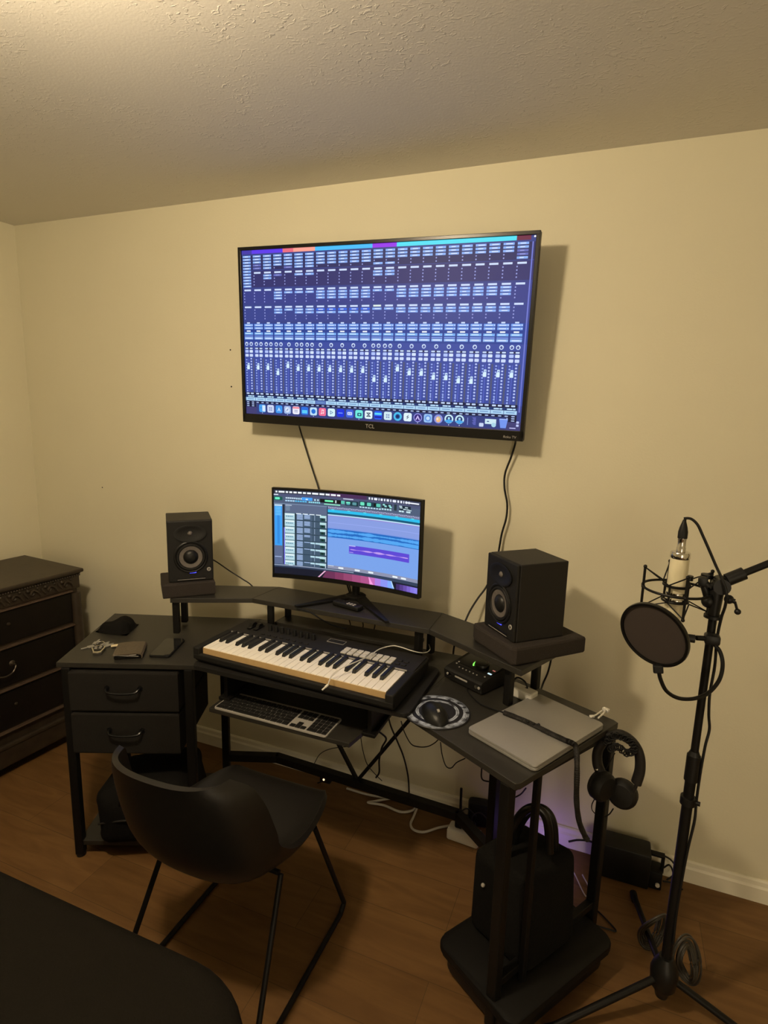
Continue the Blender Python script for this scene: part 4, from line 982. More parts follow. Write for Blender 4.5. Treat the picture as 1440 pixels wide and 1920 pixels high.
prism(b, [((a_+n_*-.008).x, (a_+n_*-.008).y), ((c_+n_*-.008).x, (c_+n_*-.008).y), ((c_+n_*.008).x, (c_+n_*.008).y), ((a_+n_*.008).x, (a_+n_*.008).y)], .004, .0065); obj('tag', b, m_wood_tag, ky, label='cream key tag')

# ------------------------------------------------------------------ dresser
dr = thing('dresser', 'dark carved wooden dresser with bail pulls against the left wall', 'dresser', (.487, -.160, 0), math.radians(-5.5))
DW, DL, DH = .455, 1.55, .85   # local: +x = front normal, -y = along the wall
b = BM(); box(b, (-DW/2-.006, -DL/2-.012, .445), (DW-.03, DL-.03, .73), bev=.004); obj('carcass', b, m_dwood, dr)
b = BM(); box(b, (-DW/2, -DL/2, DH-.009), (DW, DL, .018), bev=.006); box(b, (-DW/2-.006, -DL/2, DH-.022), (DW-.016, DL-.016, .012), bev=.004); obj('top', b, m_dwood, dr)
b = BM(); box(b, (-.024, -DL/2, DH-.060), (.020, DL-.03, .066), bev=.006)
r8 = random.Random(8); yy = -.05
while yy > -DL+.05:
    # scrolled leaf carving
    tube(b, [(-.013, yy, DH-.080), (-.008, yy-.014, DH-.058), (-.010, yy-.032, DH-.048), (-.008, yy-.045, DH-.060), (-.012, yy-.038, DH-.070), (-.014, yy-.028, DH-.064)], .0045, 6, 4)
    ball(b, (-.012, yy-.055, DH-.045), .008, u=10, v=6); ball(b, (-.013, yy-.012, DH-.042), .006, u=8, v=6); tube(b, [(-.012, yy-.055, DH-.075), (-.009, yy-.066, DH-.062), (-.012, yy-.072, DH-.046)], .004, 6, 4)
    yy -= .078
yy = -.02
while yy > -DL+.02: ball(b, (-.010, yy, DH-.029), .005, u=8, v=5); yy -= .0115
obj('carved_frieze', b, m_dwood, dr, True)
for y_ in (-.040, -DL+.040):
    b = BM(); tube(b, [(-.018, y_, .70+.04), (-.012, y_, .55), (-.014, y_, .3), (-.010, y_, .10)], .022, 10); obj('corner_post', b, m_dwood, dr, True)
rows_ = [(.602, .742), (.415, .575), (.225, .388), ]
b = BM()
for z_ in (.752, .588, .401, .212): box(b, (-.012, -DL/2, z_), (.022, DL-.12, .008), bev=.003)
obj('drawer_rail', b, m_rail, dr)
for z0, z1 in rows_:
    for half in range(2):
        y0_ = -.062-half*(DL-.12)/2; y1_ = y0_-(DL-.12)/2+.010
        b = BM(); box(b, (-.024, (y0_+y1_)/2, (z0+z1)/2), (.020, y0_-y1_, z1-z0), bev=.004); dd = obj('drawer', b, m_dwood2, dr)
        yc = y0_-.335; zc_ = (z0+z1)/2
        b = BM()
        if z0 == .415: tube(b, [(-.010, yc+.045, zc_+.012), (.008, yc+.047, zc_+.008), (.014, yc+.030, zc_-.014), (.016, yc, zc_-.022), (.014, yc-.030, zc_-.014), (.008, yc-.047, zc_+.008), (-.010, yc-.045, zc_+.012)], .0036, 8, 6)
        for s in (-1, 1): lathe(b, [(0, .008), (.005, .006), (.008 if z0 != .415 else .013, .0), ], 14, Matrix.Translation((-.014, yc+s*.045, zc_+.014)) @ Matrix.Rotation(PI/2, 4, 'Y'))
        obj('pull', b, m_brass, dd, True)
b = BM(); box(b, (-DW/2+.004, -DL/2, .145), (DW-.02, DL-.02, .020), bev=.006); box(b, (-.022, -DL/2, .095), (.022, DL-.06, .09), bev=.008); obj('base_moulding', b, m_dwood, dr)
for x_, y_ in ((-.035, -.045), (-.035, -DL+.045), (-DW+.04, -.045), (-DW+.04, -DL+.045)):
    b = BM(); lathe(b, [(.018, 0), (.026, .02), (.030, .05), (.022, .09), (.028, .135), (0, .135)], 16, Matrix.Translation((x_, y_, 0))); obj('leg', b, m_dwood, dr, True)

# ------------------------------------------------------------------ bed
bd = thing('bed', 'low bed with a charcoal blanket in the bottom left foreground', 'bed', (1.45, -2.25, 0))
def soft_box(b, cx, cy, w, d, z0, z1, r, kx=28, ky=28, wav=.004):
    poly = rpoly(w, d, r, 10); rings = []
    rr = .045
    for k in range(7):
        a_ = PI/2*k/6; ins = rr*(1-math.cos(a_)); zz_ = z1-rr+rr*math.sin(a_)
        sx_ = (w-2*ins)/w; sy_ = (d-2*ins)/d
        rings.append([b.verts.new((cx+p_[0]*sx_, cy+p_[1]*sy_, zz_)) for p_ in poly])
    bot = [b.verts.new((cx+p_[0]*(1+wav*math.sin(i*1.3)), cy+p_[1]*(1+wav*math.cos(i*1.7)), z0)) for i, p_ in enumerate(poly)]
    rings = [bot]+rings
    n_ = len(poly)
    for A, B in zip(rings, rings[1:]):
        for i in range(n_): b.faces.new((A[i], A[(i+1) % n_], B[(i+1) % n_], B[i]))
    b.faces.new(bot[::-1]); b.faces.new(rings[-1])
bz = .45
# centre in room coords: x 0.72..2.24, y -3.25..-1.232
b = BM(); soft_box(b, 1.48, -2.243, 1.52, 2.03, .20, bz, .22); wobj('blanket', b, m_bed, bd, True)
b = BM(); box(b, (1.48, -2.243, .15), (1.40, 1.90, .14), bev=.01); wobj('bed_base', b, m_cloth, bd)
for x_ in (.86, 2.10):
    for y_ in (-3.10, -1.38):
        b = BM(); cyl(b, (x_, y_, 0), (x_, y_, .09), .025, n=14); wobj('leg', b, m_plast, bd)

# ------------------------------------------------------------------ chair
chr_ = thing('shell_chair', 'black bucket-seat chair with thin black sled legs facing the desk', 'chair', (1.845, -.88, 0), 0)
cxm = 1.850
# shell as a swept surface from the seat's front lip to the top of the back
prof = [(-.640, .428), (-.665, .440), (-.73, .430), (-.82, .412), (-.91, .400), (-.985, .400), (-1.045, .422), (-1.082, .475), (-1.104, .545), (-1.122, .630), (-1.136, .700), (-1.148, .746)]
half = [.150, .178, .205, .222, .230, .232, .234, .236, .234, .226, .208, .172]
lift = [.006, .012, .026, .046, .080, .120, .125, .095, .060, .036, .020, .006]
fwd = [0, 0, 0, 0, .0, .02, .060, .095, .110, .112, .105, .085]
PR = spline([V((y_, z_, 0)) for y_, z_ in prof], 4); HF = spline([V((h_, l_, f_)) for h_, l_, f_ in zip(half, lift, fwd)], 4)
b = BM(); grid = []; NS = 22
for P_, H_ in zip(PR, HF):
    row = []
    for k in range(NS+1):
        s = -1+2*k/NS; x_ = H_.x*math.sin(s*PI/2*.92)/math.sin(PI/2*.92); q = abs(s)**2.4
        row.append(b.verts.new((cxm+.015-.055*len(grid)/44+x_, P_.x+H_.z*q, P_.y+H_.y*q)))
    grid.append(row)
for i in range(len(grid)-1):
    for k in range(NS): b.faces.new((grid[i][k], grid[i+1][k], grid[i+1][k+1], grid[i][k+1]))
bmesh.ops.recalc_face_normals(b, faces=b.faces[:])
bmesh.ops.solidify(b, geom=b.faces[:], thickness=.014)
wobj('shell', b, m_chair, chr_, True)
for s, xr in ((-1, 1.622), (1, 2.070)):
    xt = cxm+s*.188
    pts = [(xt, -.930, .402), (xr, -1.115, .030), (xr, -1.085, .0095), (xr, -.85, .0095), (xr, -.625, .0095), (xr, -.600, .030), (xt, -.745, .405)]
    P_ = []
    for q0, q1 in zip(pts, pts[1:]):
        for k in range(6): P_.append(V(q0).lerp(V(q1), k/6))
    P_.append(V(pts[-1])); b = BM(); tube(b, P_, .0078, 10, smooth=False); wobj('leg_frame', b, m_metal, chr_, True)
for y_, z_ in ((-.745, .405), (-.930, .402)):
    b = BM(); cyl(b, (cxm-.183, y_, z_+.002), (cxm+.183, y_, z_+.002), .0075, n=10); wobj('seat_support', b, m_metal, chr_, True)

# ------------------------------------------------------------------ bag on the left lower shelf
bg = thing('duffel_bag', 'slumped black bag on the low shelf under the drawers', 'bag', (1.275, -.585, .0635), math.radians(24))
b = BM(); vs = box(b, (0, 0, .125), (.34, .28, .248), bev=.06, seg=5)
for v in b.verts:
    v.co.x += .018*math.sin(v.co.z*22+v.co.y*9); v.co.y += .012*math.sin(v.co.x*21)
    if v.co.z > .15 and v.co.x < 0: v.co.z -= .04*(-v.co.x/.15)
obj('body', b, m_cloth, bg, True)
b = BM(); tube(b, [(-.15, -.136, .10), (-.05, -.152, .125), (.05, -.150, .122), (.15, -.136, .10)], .0035, 6); obj('zip', b, m_vinyl, bg)
b = BM(); tube(b, [(-.07, -.125, .14), (-.06, -.145, .20), (0, -.12, .245), (.06, -.13, .20), (.07, -.125, .14)], .008, 8, sx=1, sy=.4); obj('strap', b, m_cloth, bg)

# ------------------------------------------------------------------ low platform and tall bag at right
pf = thing('rolling_stand', 'low black platform with rounded corners on the floor under the right wing', 'stand', (2.60, -.60, 0))
e = V((.835, -.55)).normalized(); n = V((-e.y, e.x))
A0 = V((2.402, -.675)); Lw, Dp = .30, .44
def pl(u_, v_): q = A0+e*u_+n*v_; return (q.x, q.y)
def rp(u0, u1, v0, v1, r_):
    out = []
    for cu, cv, a0 in ((u1-r_, v1-r_, 0), (u0+r_, v1-r_, 90), (u0+r_, v0+r_, 180), (u1-r_, v0+r_, 270)):
        for k in range(6):
            a_ = math.radians(a0+18*k); out.append(pl(cu+r_*math.cos(a_), cv+r_*math.sin(a_)))
    return out
b = BM(); prism(b, rp(0, Lw, 0, Dp, .035), .078, .102, .005); wobj('deck', b, m_deck, pf, True)
b = BM(); prism(b, rp(.018, Lw-.018, .018, Dp-.018, .03), .022, .078, .004); wobj('base', b, m_plast, pf, True)
for u_, v_ in ((.05, .05), (Lw-.05, .05), (.05, Dp-.05), (Lw-.05, Dp-.05)):
    b = BM(); q = pl(u_, v_); cyl(b, (q[0]-.008, q[1], .013), (q[0]+.008, q[1], .013), .013, n=14); wobj('wheel', b, m_cord, pf)
tb = thing('handled_bag', 'tall black bag with two stiff loop handles standing on the low platform', 'bag', (2.62, -.57, .1025), math.atan2(e.y, e.x))
b = BM(); box(b, (0, .015, .145), (.215, .22, .288), bev=.030, seg=4)
for v in b.verts:
    v.co.x *= 1+.05*math.sin(v.co.z*15); v.co.y += .01*math.sin(v.co.z*17+v.co.x*8)
    if v.co.z > .2: v.co.z += .015*math.sin(v.co.x*20)
obj('body', b, m_cloth, tb, True)
inv = tb.matrix_world.inverted()
for Yh, dx in ((-.615, 0), (-.545, 10)):
    pts = [W(943+dx, 1640, Yh), W(950+dx, 1596, Yh), W(962+dx, 1552, Yh), W(980+dx, 1524, Yh), W(1000+dx, 1514, Yh), W(1018+dx, 1524, Yh), W(1028+dx, 1550, Yh), W(1030+dx, 1598, Yh)]
    b = BM(); tube(b, [inv @ p_ for p_ in pts], .0125, 12, 8, sx=1, sy=.8); obj('handle', b, m_gloss, tb, True)
b = BM(); ball(b, (-.05, -.102, .185), .006, u=10, v=8); obj('snap', b, m_gmark, tb, True)

# ------------------------------------------------------------------ headphones on the right back leg
hp = thing('headphones', 'black over-ear headphones hanging from the right back desk corner with coiled cord', 'headphones', tuple(W(1160, 1440, -.45)))
Y0 = -.45
def hw(x_, y_, dy=0): return W(x_, y_, Y0+dy)
band = [hw(1128, 1452), hw(1120, 1430), hw(1122, 1405), hw(1138, 1384), hw(1160, 1376), hw(1183, 1388), hw(1198, 1412), hw(1200, 1442), hw(1193, 1468)]
b = BM(); tube(b, band, .0155, 12, 10, sx=1, sy=.8); wobj('headband', b, m_vinyl, hp, True)
for cx_, cy_, tl, rr in ((1132, 1476, (.75, -.6, 0), .044), (1166, 1490, (-.25, -.9, .1), .042)):
    c_ = hw(cx_, cy_, -.015 if cx_ < 1150 else .01); R_ = Matrix.Translation(c_) @ align(tl).to_4x4()
    b = BM(); lathe(b, [(0, .016), (rr*.75, .014), (rr*.95, .006), (rr, -.004), (rr*.98, -.012), (0, -.012)], 28, R_); cu_ = wobj('ear_cup', b, m_matte, hp, True)
    b = BM(); lathe(b, [(rr*.45, -.014), (rr*.6, -.026), (rr*.85, -.027), (rr*.98, -.018), (rr*.95, -.011)], 28, R_); wobj('ear_pad', b, m_vinyl, cu_, True)
b = BM(); tube(b, [hw(1195, 1462), hw(1192, 1475), hw(1188, 1484)], .005, 8); tube(b, [hw(1124, 1440), hw(1121, 1452), hw(1122, 1462)], .006, 8); wobj('yoke', b, m_vinyl, hp, True)
b = BM(); ball(b, hw(1119, 1443, -.014), .0045, u=10, v=8); wobj('rivet', b, m_chrome, hp, True)
# coiled cord wrapped on the top of the band
b = BM(); base = spline([hw(1135, 1392, -.01), hw(1150, 1378, -.014), (hw(1168, 1380, -.012)), hw(1184, 1390, -.01), hw(1190, 1402, -.008), hw(1176, 1410, -.012), hw(1158, 1398, -.014), hw(1144, 1402, -.012)], 30)
hel = []
for k, p_ in enumerate(base):
    a_ = k*.9; hel.append(p_+V((math.cos(a_)*.0095, -.006, math.sin(a_)*.0095))+V((0, .003*math.sin(a_*.5), 0)))
tube(b, hel, .0022, 6, smooth=False); wobj('coiled_cord', b, m_cord, hp, True)
for q_, r_ in (([hw(1116, 1496), hw(1110, 1508), hw(1110, 1518), hw(1116, 1526)], .0015), ([hw(1150, 1516), hw(1143, 1526), hw(1134, 1532)], .0018), ([hw(1153, 1412, -.01), hw(1144, 1428, -.01), hw(1135, 1444, -.01)], .0014)):
    b = BM(); tube(b, q_, r_, 6); wobj('loose_cord', b, m_cord, hp, True)
# ------------------------------------------------------------------ microphone stand
PB, PT = F(1240, 1862, .05), W(1345, 1098, -.52)
st = thing('microphone_stand', 'tall black tripod boom microphone stand right of the desk', 'microphone stand', (PB.x, PB.y, 0))
ax = (PT-PB); 
def on(t_): return PB+ax*t_
b = BM(); cyl(b, on(-.005), on(.60), .0130, n=18); wobj('lower_tube', b, m_metal, st, True)
b = BM(); cyl(b, on(.58), on(.99), .0095, n=18); wobj('upper_tube', b, m_metal, st, True)
b = BM(); cyl(b, on(.555), on(.615), .0165, n=18); cyl(b, on(.612), on(.625), .0165, .0105, n=18); wobj('height_clutch', b, m_plast, st, True)
b = BM(); cyl(b, on(.497), on(.515), .0185, n=18); q = on(.506); cyl(b, q, q+V((.028, -.006, 0)), .006, n=10); wobj('collar', b, m_plast, st, True)
b = BM(); lathe(b, [(.016, .0), (.020, .018), (.033, .036), (.036, .080), (.030, .100), (.018, .125), (0, .125)], 24, Matrix.Translation(PB+V((0, 0, -.005)))); 
cyl(b, on(-.005), on(.02), .016, n=16); wobj('hub', b, m_plast, st, True)
tips = [F(1030, 1935, 0), F(1415, 1960, 0), F(1188, 1686, 0)]
for tp in tips:
    tp = V((tp.x, tp.y, .012)); root = PB+V((0, 0, .055)); d = V((tp.x-root.x, tp.y-root.y, 0)).normalized()
    b = BM(); tube(b, [root+d*.025, tp], .0095, 10, smooth=False); lg_ = wobj('leg', b, m_metal, st, True)
    b = BM(); cyl(b, tp-d*.02+V((0, 0, .0)), tp+d*.015, .0115, n=12); wobj('rubber_foot', b, m_cord, lg_, True)
# boom joint
J = W(1352, 1092, -.52)
b = BM(); cyl(b, on(.985), J+V((-.002, 0, .004)), .0155, n=18); cyl(b, on(.935), on(.99), .013, .017, n=18); cyl(b, on(.93), on(.936), .021, n=18)
cyl(b, J+V((0, -.024, -.006)), J+V((0, .024, -.006)), .019, n=20); wobj('boom_joint', b, m_plast, st, True)
BD1 = W(1440, 1057, -.50); bdir = (BD1-J).normalized()
b = BM(); cyl(b, J-bdir*.030, J+bdir*.62, .0085, n=16); wobj('boom_arm', b, m_metal, st, True)
b = BM(); cyl(b, J+bdir*.014, J+bdir*.055, .0155, n=18); wobj('boom_sleeve', b, m_plast, st, True)
b = BM(); k0 = W(1362, 1122, -.54); k1_ = W(1378, 1128, -.545); k2_ = W(1383, 1147, -.545); ball(b, k0+(k1_-k0)*.3, .011, u=12, v=8); tube(b, [k0, k1_], .006, 8, smooth=False); tube(b, [k1_, k2_], .003, 8, smooth=False); ball(b, k2_, .0075, u=12, v=8); wobj('boom_handle', b, m_plast, st, True)
# shock mount
SC = W(1268, 1104, -.51)
sm = thing('shock_mount', 'black spider shock mount holding the cream microphone', 'shock mount', tuple(SC))
Rr = .078
b = BM(); tube(b, [(Rr*math.cos(2*PI*k/24), Rr*math.sin(2*PI*k/24), 0) for k in range(24)], .0033, 8, 2, True); obj('outer_ring', b, m_metal, sm, True)
angs = [math.radians(a_) for a_ in (190, 280, 10, 100)]
for a_ in angs:
    c_, s_ = math.cos(a_)*Rr, math.sin(a_)*Rr
    b = BM(); tube(b, [(c_, s_, -.055), (c_, s_, .052)], .0032, 8, smooth=False); ball(b, (c_, s_, .052), .0048, u=10, v=6); ball(b, (c_, s_, -.055), .0048, u=10, v=6); ball(b, (c_, s_, 0), .005, u=10, v=6); obj('strut', b, m_metal, sm, True)
b = BM()
for z_ in (.010, -.030): tube(b, [(.030*math.cos(2*PI*k/16), .030*math.sin(2*PI*k/16), z_) for k in range(16)], .0034 if z_ > 0 else .0028, 8, 2, True)
for k in range(4):
    a_ = math.radians(55+90*k); tube(b, [(.030*math.cos(a_), .030*math.sin(a_), .012), (.030*math.cos(a_), .030*math.sin(a_), -.032)], .0028, 8, smooth=False)
obj('inner_cradle', b, m_metal, sm, True)
b = BM()
for k, a_ in enumerate(angs):
    for da in (-45, 45):
        a2 = a_+math.radians(da)
        tube(b, [(math.cos(a_)*Rr, math.sin(a_)*Rr, .050), (.036*math.cos(a2), .036*math.sin(a2), .014)], .0017, 6, smooth=False)
        tube(b, [(math.cos(a_)*Rr, math.sin(a_)*Rr, -.053), (.036*math.cos(a2), .036*math.sin(a2), -.030)], .0017, 6, smooth=False)
obj('elastic_band', b, m_cord, sm, True)
b = BM(); q = sm.matrix_world.inverted() @ W(1318, 1090, -.52); q2 = sm.matrix_world.inverted() @ (J-bdir*.028)
cyl(b, (Rr*.9, -.01, -.012), q, .009, n=12); box(b, q, (.020, .022, .024), bev=.004); cyl(b, q, q2, .0085, n=12)
for (x_, y_, r_, h_) in ((1293, 1084, .0085, .012), (1325, 1080, .013, .010)):
    p_ = sm.matrix_world.inverted() @ W(x_, y_, -.50); cyl(b, p_-V((0, 0, h_/2)), p_+V((0, 0, h_/2)), r_, n=18)
ball(b, (Rr*.80+.01, -.012, -.018), .017, (1, .8, 1), 14, 8); obj('mounting_arm', b, m_plast, sm, True)
# microphone
mc = thing('condenser_microphone', 'cream and chrome condenser microphone hanging upside down in the shock mount', 'microphone', (SC.x, SC.y, SC.z-.085))
ztop = W(1270, 1034, -.51).z-(SC.z-.085)
MS = Matrix.Diagonal((.82, .82, 1, 1))
b = BM(); lathe(b, [(0, ztop-.015), (.0265, ztop-.015), (.0275, .105), (.0275, .092), (.0275, .062), (.0265, .060)], 32, MS); obj('body', b, m_cream, mc, True)
b = BM(); lathe(b, [(.0270, ztop-.016), (.0282, ztop-.014), (.0282, ztop-.003), (.0262, ztop), (.010, ztop+.001), (.0, ztop+.001)], 32, MS); obj('top_cap', b, m_chrome, mc, True)
b = BM(); lathe(b, [(.0280, .062), (.0292, .060), (.0292, .052), (.0280, .050)], 32, MS); lathe(b, [(.0285, .078), (.0292, .076), (.0292, .073), (.0285, .071)], 32, MS); obj('chrome_band', b, m_chrome, mc, True)
b = BM(); lathe(b, [(.0275, .052), (.0278, .040), (.026, .020), (.018, .004), (0, 0)], 32, MS); obj('grille', b, m_cream, mc, True)
# cable with connector
C0 = V((SC.x, SC.y, SC.z-.085+ztop))
CP_ = [C0+V((0, 0, .066)), C0+V((.001, 0, .082)), W(1284, 972, -.51), W(1296, 973, -.51), W(1308, 984, -.51), W(1318, 1005, -.51), W(1330, 1032, -.51), W(1342, 1060, -.51), W(1352, 1082, -.545), W(1362, 1110, -.56), W(1360, 1135, -.55), W(1352, 1160, -.54)]
pole_run = [W(1344, 1200, -.53), W(1340, 1250, -.53), W(1331, 1300, -.53), W(1329, 1340, -.53), W(1330, 1368, -.525), W(1322, 1400, -.53), W(1313, 1450, -.53), W(1306, 1500, -.53), W(1302, 1540, -.535), W(1288, 1600, -.54), W(1270, 1700, -.545), W(1262, 1770, -.55)]
xc = thing('microphone_cable', 'black cable from the microphone running down the stand to a coil at its base', 'cable', (PB.x, PB.y, 0))
b = BM(); tube(b, CP_+pole_run, .0034, 8); wobj('cord', b, m_cord, xc, True)
cb_ = Matrix.Translation(C0+V((0, 0, .001)))
b = BM(); lathe(b, [(.0110, 0), (.0110, .010), (.0098, .012), (.0098, .028), (.0105, .030), (.0105, .036)], 20, cb_); wobj('connector', b, m_chrome, xc, True)
b = BM(); lathe(b, [(.0112, .034), (.0112, .050), (.0088, .062), (.0052, .074), (.0036, .080)], 20, cb_); wobj('connector_boot', b, m_cord, xc, True)
b = BM(); r9 = random.Random(9)
for (cx_, cy_, cz_, n_) in ((1286, 1800, .085, 8), (1222, 1740, .09, 7)):
    for k in range(n_):
        c_ = F(cx_, cy_, cz_)+V((r9.uniform(-.004, .004), r9.uniform(-.012, .012), 0)); ra = .012+.0035*k; rb = .046+.0045*k
        ta = math.radians(-12 if cx_ > 1250 else 16)+r9.uniform(-.06, .06)
        tube(b, [c_+V((ra*math.cos(2*PI*j/14)*math.cos(ta)+rb*math.sin(2*PI*j/14)*math.sin(-ta)*-1, .25*ra*math.cos(2*PI*j/14+.5)+.012*math.sin(2*PI*j/7), rb*math.sin(2*PI*j/14)*math.cos(ta)-ra*math.cos(2*PI*j/14)*math.sin(ta))) for j in range(14)], .0032, 6, 3, True)
wobj('cord_coil', b, m_gcord, xc, True)
# pop filter
PC = W(1226, 1190, -.68)
tocam = (CP-PC).normalized(); nn = (tocam*.66+(-rt*.56-up*.50)).normalized()
pfz = thing('pop_filter', 'round dark mesh pop filter on a gooseneck in front of the microphone', 'pop filter', tuple(PC))
R_ = align(nn).to_4x4(); pr_ = .0800
b = BM(); lathe(b, [(pr_-.006, -.005), (pr_, -.005), (pr_+.001, 0), (pr_, .005), (pr_-.006, .005), (pr_-.007, 0), (pr_-.006, -.005)], 56, R_); obj('hoop', b, m_gloss, pfz, True)
b = BM(); lathe(b, [(0, .0012), (pr_-.006, .0012)], 56, R_); lathe(b, [(0, -.0012), (pr_-.006, -.0012)], 56, R_); obj('mesh_screen', b, m_mesh, pfz)
ipf = pfz.matrix_world.inverted()
b = BM(); k_ = ipf @ W(1234, 1254, -.675); box(b, k_, (.022, .014, .020), rot=Matrix.Rotation(-.15, 3, 'Y'), bev=.003); obj('hoop_clip', b, m_plast, pfz)
gn = [W(1235, 1258, -.675), W(1239, 1275, -.67), W(1250, 1296, -.66), W(1272, 1309, -.64), W(1300, 1310, -.62), W(1327, 1300, -.60), W(1348, 1276, -.58), W(1355, 1247, -.565), W(1350, 1222, -.555), W(1338, 1207, -.55)]
b = BM(); tube(b, [ipf @ p_ for p_ in gn], .0046, 10); obj('gooseneck', b, m_cord, pfz, True)
b = BM(); q = ipf @ W(1335, 1198, -.545); box(b, q, (.034, .030, .024), bev=.005); tube(b, [q, ipf @ W(1306, 1196, -.56)], .0065, 8, smooth=False); q2 = ipf @ W(1296, 1197, -.565); cyl(b, q2-V((.008, 0, 0)), q2+V((.008, 0, 0)), .010, n=14); obj('clamp', b, m_plast, pfz, True)

# ------------------------------------------------------------------ cables and gear below the desk
def cable(name, pts, r, m, label, cat='cable', k=8):
    b = BM(); tube(b, pts, r, 8, k); return solo(name, b, m, label, cat, True)
cable('television_cable', [W(560, 795, -.09), W(562, 803, -.035), W(570, 830, -.02), W(580, 862, -.018), W(590, 893, -.018), W(600, 925, -.03), W(615, 980, -.05), W(640, 1060, -.05), W(652, 1100, -.06), W(658, 1118, -.08)], .0032, m_cord, 'black cable running from the television down behind the computer monitor')
cable('television_cable', [W(966, 822, -.06), W(966, 832, -.035), W(958, 858, -.025), W(947, 888, -.022), W(946, 915, -.022), W(951, 945, -.022), W(949, 972, -.022), W(941, 1000, -.022), W(936, 1028, -.022), W(930, 1062, -.022), W(912, 1100, -.03), W(896, 1122, -.05), W(880, 1148, -.07), W(866, 1180, -.10), W(852, 1210, -.115), W(848, 1260, -.115)], .0036, m_cord, 'black power cable hanging from the right end of the television behind the right speaker')
cable('speaker_cable', [W(385, 1045, -.24), W(402, 1051, -.17), W(430, 1070, -.13), W(455, 1086, -.115), W(472, 1098, -.11), W(500, 1130, -.11)], .0028, m_cord, 'thin black cable slanting from the left speaker down behind the shelf')
cable('speaker_cable', [W(1030, 1170, -.24), W(1034, 1225, -.17), W(1028, 1258, -.17), W(1018, 1282, -.18), W(1012, 1300, -.24)], .0032, m_cord, 'black cable dropping from the right speaker behind the right shelf post')
cable('monitor_cable', [W(653, 1090, -.10), W(658, 1110, -.11), W(662, 1124, -.13), W(664, 1131, -.165)], .0026, m_cord, 'left of two short black cables beside the monitor column')
cable('monitor_cable', [W(663, 1092, -.10), W(668, 1112, -.11), W(673, 1125, -.13), W(675, 1130, -.15)], .0036, m_cord, 'right and thicker of two short black cables beside the monitor column')
cable('shelf_cable', [F(556, 1140, .908), F(566, 1143, .906), W(585, 1150, -.355), W(605, 1163, -.335), W(626, 1173, -.30), W(650, 1179, -.27)], .0026, m_cord, 'black cable drooping from the shelf front onto the small middle shelf')
for k, x_ in enumerate((654, 700, 678)):
    cable('shelf_cable', [W(x_, 1160, -.16), W(x_+3, 1172, -.15), W(x_+1, 1184, -.14), W(x_+4, 1200, -.13)], .0022, m_cord, ('leftmost short wire seen in the gap behind the small middle shelf', 'rightmost short wire seen in the gap behind the small middle shelf', 'middle short wire seen in the gap behind the small middle shelf')[k])
under = [
 ('hanging_cable', [W(726, 1335, -.25), W(733, 1362, -.25), W(745, 1390, -.22), W(757, 1420, -.2), W(765, 1455, -.18), W(767, 1485, -.13), W(768, 1510, -.10)], .0032, 'black cable hanging straight down to the right of the desk brace'),
 ('hanging_cable', [W(752, 1352, -.40), W(758, 1372, -.40), W(770, 1394, -.38), W(783, 1400, -.38), W(800, 1400, -.40), W(815, 1393, -.42), W(828, 1380, -.44)], .0018, 'thin wire looping below the mouse pad edge of the desk'),
 ('hanging_cable', [W(826, 1392, -.45), W(829, 1415, -.44), W(836, 1436, -.44), W(846, 1440, -.44), W(856, 1430, -.45), W(872, 1422, -.46)], .0018, 'thin wire looping in a V below the right wing'),
 ('hanging_cable', [W(700, 1366, -.30), W(716, 1376, -.26), W(724, 1386, -.23), W(716, 1402, -.20), W(711, 1425, -.19), W(711, 1448, -.18), W(705, 1458, -.175)], .0036, 'black cable bending down behind the V brace to the crossbar'),
 ('hanging_cable', [W(676, 1378, -.30), W(680, 1405, -.26), W(688, 1432, -.22), W(702, 1450, -.18), W(716, 1464, -.13)], .0016, 'very thin wire slanting between the two desk braces'),
 ('hanging_cable', [W(650, 1400, -.30), W(620, 1404, -.25), W(600, 1414, -.2), W(589, 1432, -.17)], .0016, 'thin wire curving from the tray corner down to the crossbar'),
 ('hanging_cable', [W(903, 1440, -.31), W(905, 1462, -.29), W(932, 1470, -.27), W(934, 1498, -.25), W(936, 1530, -.2), W(925, 1560, -.16)], .0026, 'black cable between the right wing legs'),
 ('hanging_cable', [W(925, 1492, -.27), W(940, 1494, -.26), W(955, 1498, -.25), W(975, 1490, -.26), W(986, 1478, -.30)], .0026, 'black cable strung sideways between the right wing legs')]
for nm, pts, r_, lab in under: cable(nm, pts, r_, m_cord, lab)
# extension cord: white, on the floor along the wall
zf = .007
ec = thing('extension_cord', 'looped white extension cord on the floor along the wall under the desk', 'cable', tuple(F(760, 1520, 0)))
b = BM(); tube(b, [F(650, 1478, zf), F(690, 1490, zf), F(745, 1500, zf), F(795, 1512, zf), F(840, 1522, zf)], .0045, 8)
tube(b, [F(790, 1510, zf+.01), F(745, 1497, zf), F(700, 1503, zf), F(691, 1505, zf), F(720, 1510, zf), F(750, 1522, zf), F(772, 1520, zf), F(782, 1512, zf+.008), F(776, 1530, zf), F(770, 1545, zf), F(776, 1556, zf), F(795, 1560, zf), F(822, 1552, zf), F(845, 1548, zf), F(858, 1545, zf+.01), F(868, 1552, .03)], .0048, 8); wobj('cord', b, m_whiteC, ec, True)
ps = thing('power_strip', 'white power strip on the floor with black plugs in it', 'power strip', tuple(F(868, 1578, 0)), math.radians(-4))
b = BM(); box(b, (0, .010, .024), (.125, .058, .046), bev=.008); obj('housing', b, m_white, ps, True)
for x_ in (-.022, .026):
    b = BM(); box(b, (x_, .012, .066), (.030, .030, .034), bev=.006); tube(b, [(x_, .012, .082), (x_, .018, .105), (x_+.02, .045, .11), (x_+.05, .07, .07)], .0028, 8); obj('plug', b, m_cord, ps, True)
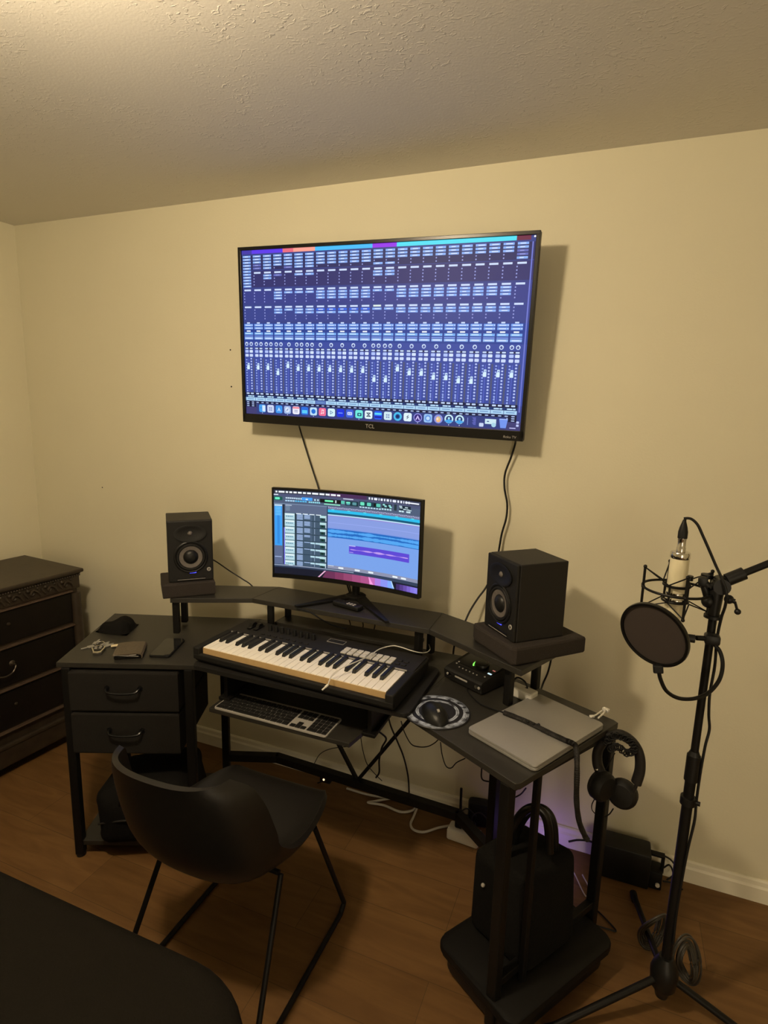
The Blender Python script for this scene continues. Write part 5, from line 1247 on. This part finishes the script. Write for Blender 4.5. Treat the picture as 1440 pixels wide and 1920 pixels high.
mdm = thing('wireless_router', 'small black router with one upright antenna beside the power strip', 'router', tuple(F(893, 1555, 0)+V((0, .03, 0))), .2)
b = BM(); box(b, (0, 0, .055), (.085, .05, .105), bev=.014); obj('housing', b, m_plast, mdm, True)
q = mdm.matrix_world.inverted() @ W(863, 1528, -.14); q2 = mdm.matrix_world.inverted() @ W(865, 1478, -.14)
b = BM(); tube(b, [q, q2], .0050, 8, smooth=False); box(b, (q+V((.012, 0, -.004))), (.034, .014, .014), bev=.003); obj('antenna', b, m_cord, mdm, True)
q = mdm.matrix_world.inverted() @ W(926, 1533, -.18)
b = BM(); ball(b, q, .0045, u=12, v=8); obj('status_light', b, m_purple, mdm, True)
# purple glow source behind the bag
lt = solo('led_strip', (lambda b: (box(b, (2.655, -.115, .030), (.16, .008, .008)), b)[1])(BM()), m_purple, 'short purple LED strip on the floor behind the tall bag', 'led strip')
# long black box along the wall
bb = thing('power_unit', 'long low black box against the baseboard right of the desk', 'electronic box', (2.915, -.068, 0), math.radians(0))
b = BM(); box(b, (-.005, 0, .066), (.19, .085, .130), bev=.006); obj('housing', b, m_plast, bb, True)
b = BM(); box(b, (.110, .0, .118), (.050, .020, .010), bev=.002); box(b, (.130, .0, .088), (.010, .020, .065), bev=.002); box(b, (.106, .0, .035), (.050, .060, .066), bev=.004); obj('bracket', b, m_metal, bb, True)
b = BM(); cyl(b, (.118, -.030, .024), (.118, -.036, .024), .007, n=14); obj('button', b, m_white, bb)
cable('floor_cable', [W(1232, 1600, -.04), W(1250, 1607, -.035), W(1262, 1617, -.035), W(1275, 1640, -.05)], .0032, m_cord, 'upper of three black cables leaving the low black box')
cable('floor_cable', [W(1240, 1630, -.05), W(1255, 1622, -.045), W(1262, 1640, -.05), W(1250, 1650, -.06)], .0030, m_cord, 'looped black cable right of the low black box')
cable('floor_cable', [F(1243, 1652, .01), F(1262, 1656, .006), F(1280, 1668, .006)], .0030, m_cord, 'lowest black cable leaving the low black box along the floor')
cable('floor_cable', [F(1062, 1610, .006), F(1078, 1640, .006), F(1098, 1680, .006), F(1104, 1665, .006), F(1092, 1640, .006)], .0022, m_whiteC, 'pale thin cord looped on the floor right of the tall bag')
cable('floor_cable', [F(1112, 1700, .005), F(1135, 1722, .005), F(1155, 1745, .005), F(1140, 1742, .005), F(1115, 1734, .005)], .0026, m_cord, 'thin dark cord looping out past the right back desk leg')
cable('floor_cable', [W(1066, 1578, -.06), W(1085, 1575, -.055), W(1108, 1578, -.06), W(1125, 1590, -.09)], .0036, m_cord, 'black cable at the wall between the tall bag and the low black box')
# indicator plug glowing under the desk
b = BM(); box(b, (0, 0, 0), (.050, .022, .030), bev=.005)
q = W(611, 1460, -.10); ip = thing('lit_plug', 'small plug adapter with a tiny amber light under the desk crossbar', 'adapter', (q.x, q.y, q.z))
obj('housing', b, m_plast, ip, True)
b = BM(); ball(b, (-.004, -.012, .002), .0042, u=10, v=8); obj('light', b, m_amber, ip, True)
cable('adapter_cord', [W(611, 1462, -.08), W(590, 1470, -.05), W(560, 1476, -.04), W(520, 1480, -.03)], .003, m_cord, 'black cord trailing left from the plug with the amber light')

# faint ambient fill of the house beyond (no sky in view)
w = bpy.data.worlds.new('world'); S.world = w; w.use_nodes = True
w.node_tree.nodes['Background'].inputs[0].default_value = (.02, .018, .014, 1)
w.node_tree.nodes['Background'].inputs[1].default_value = 0.0
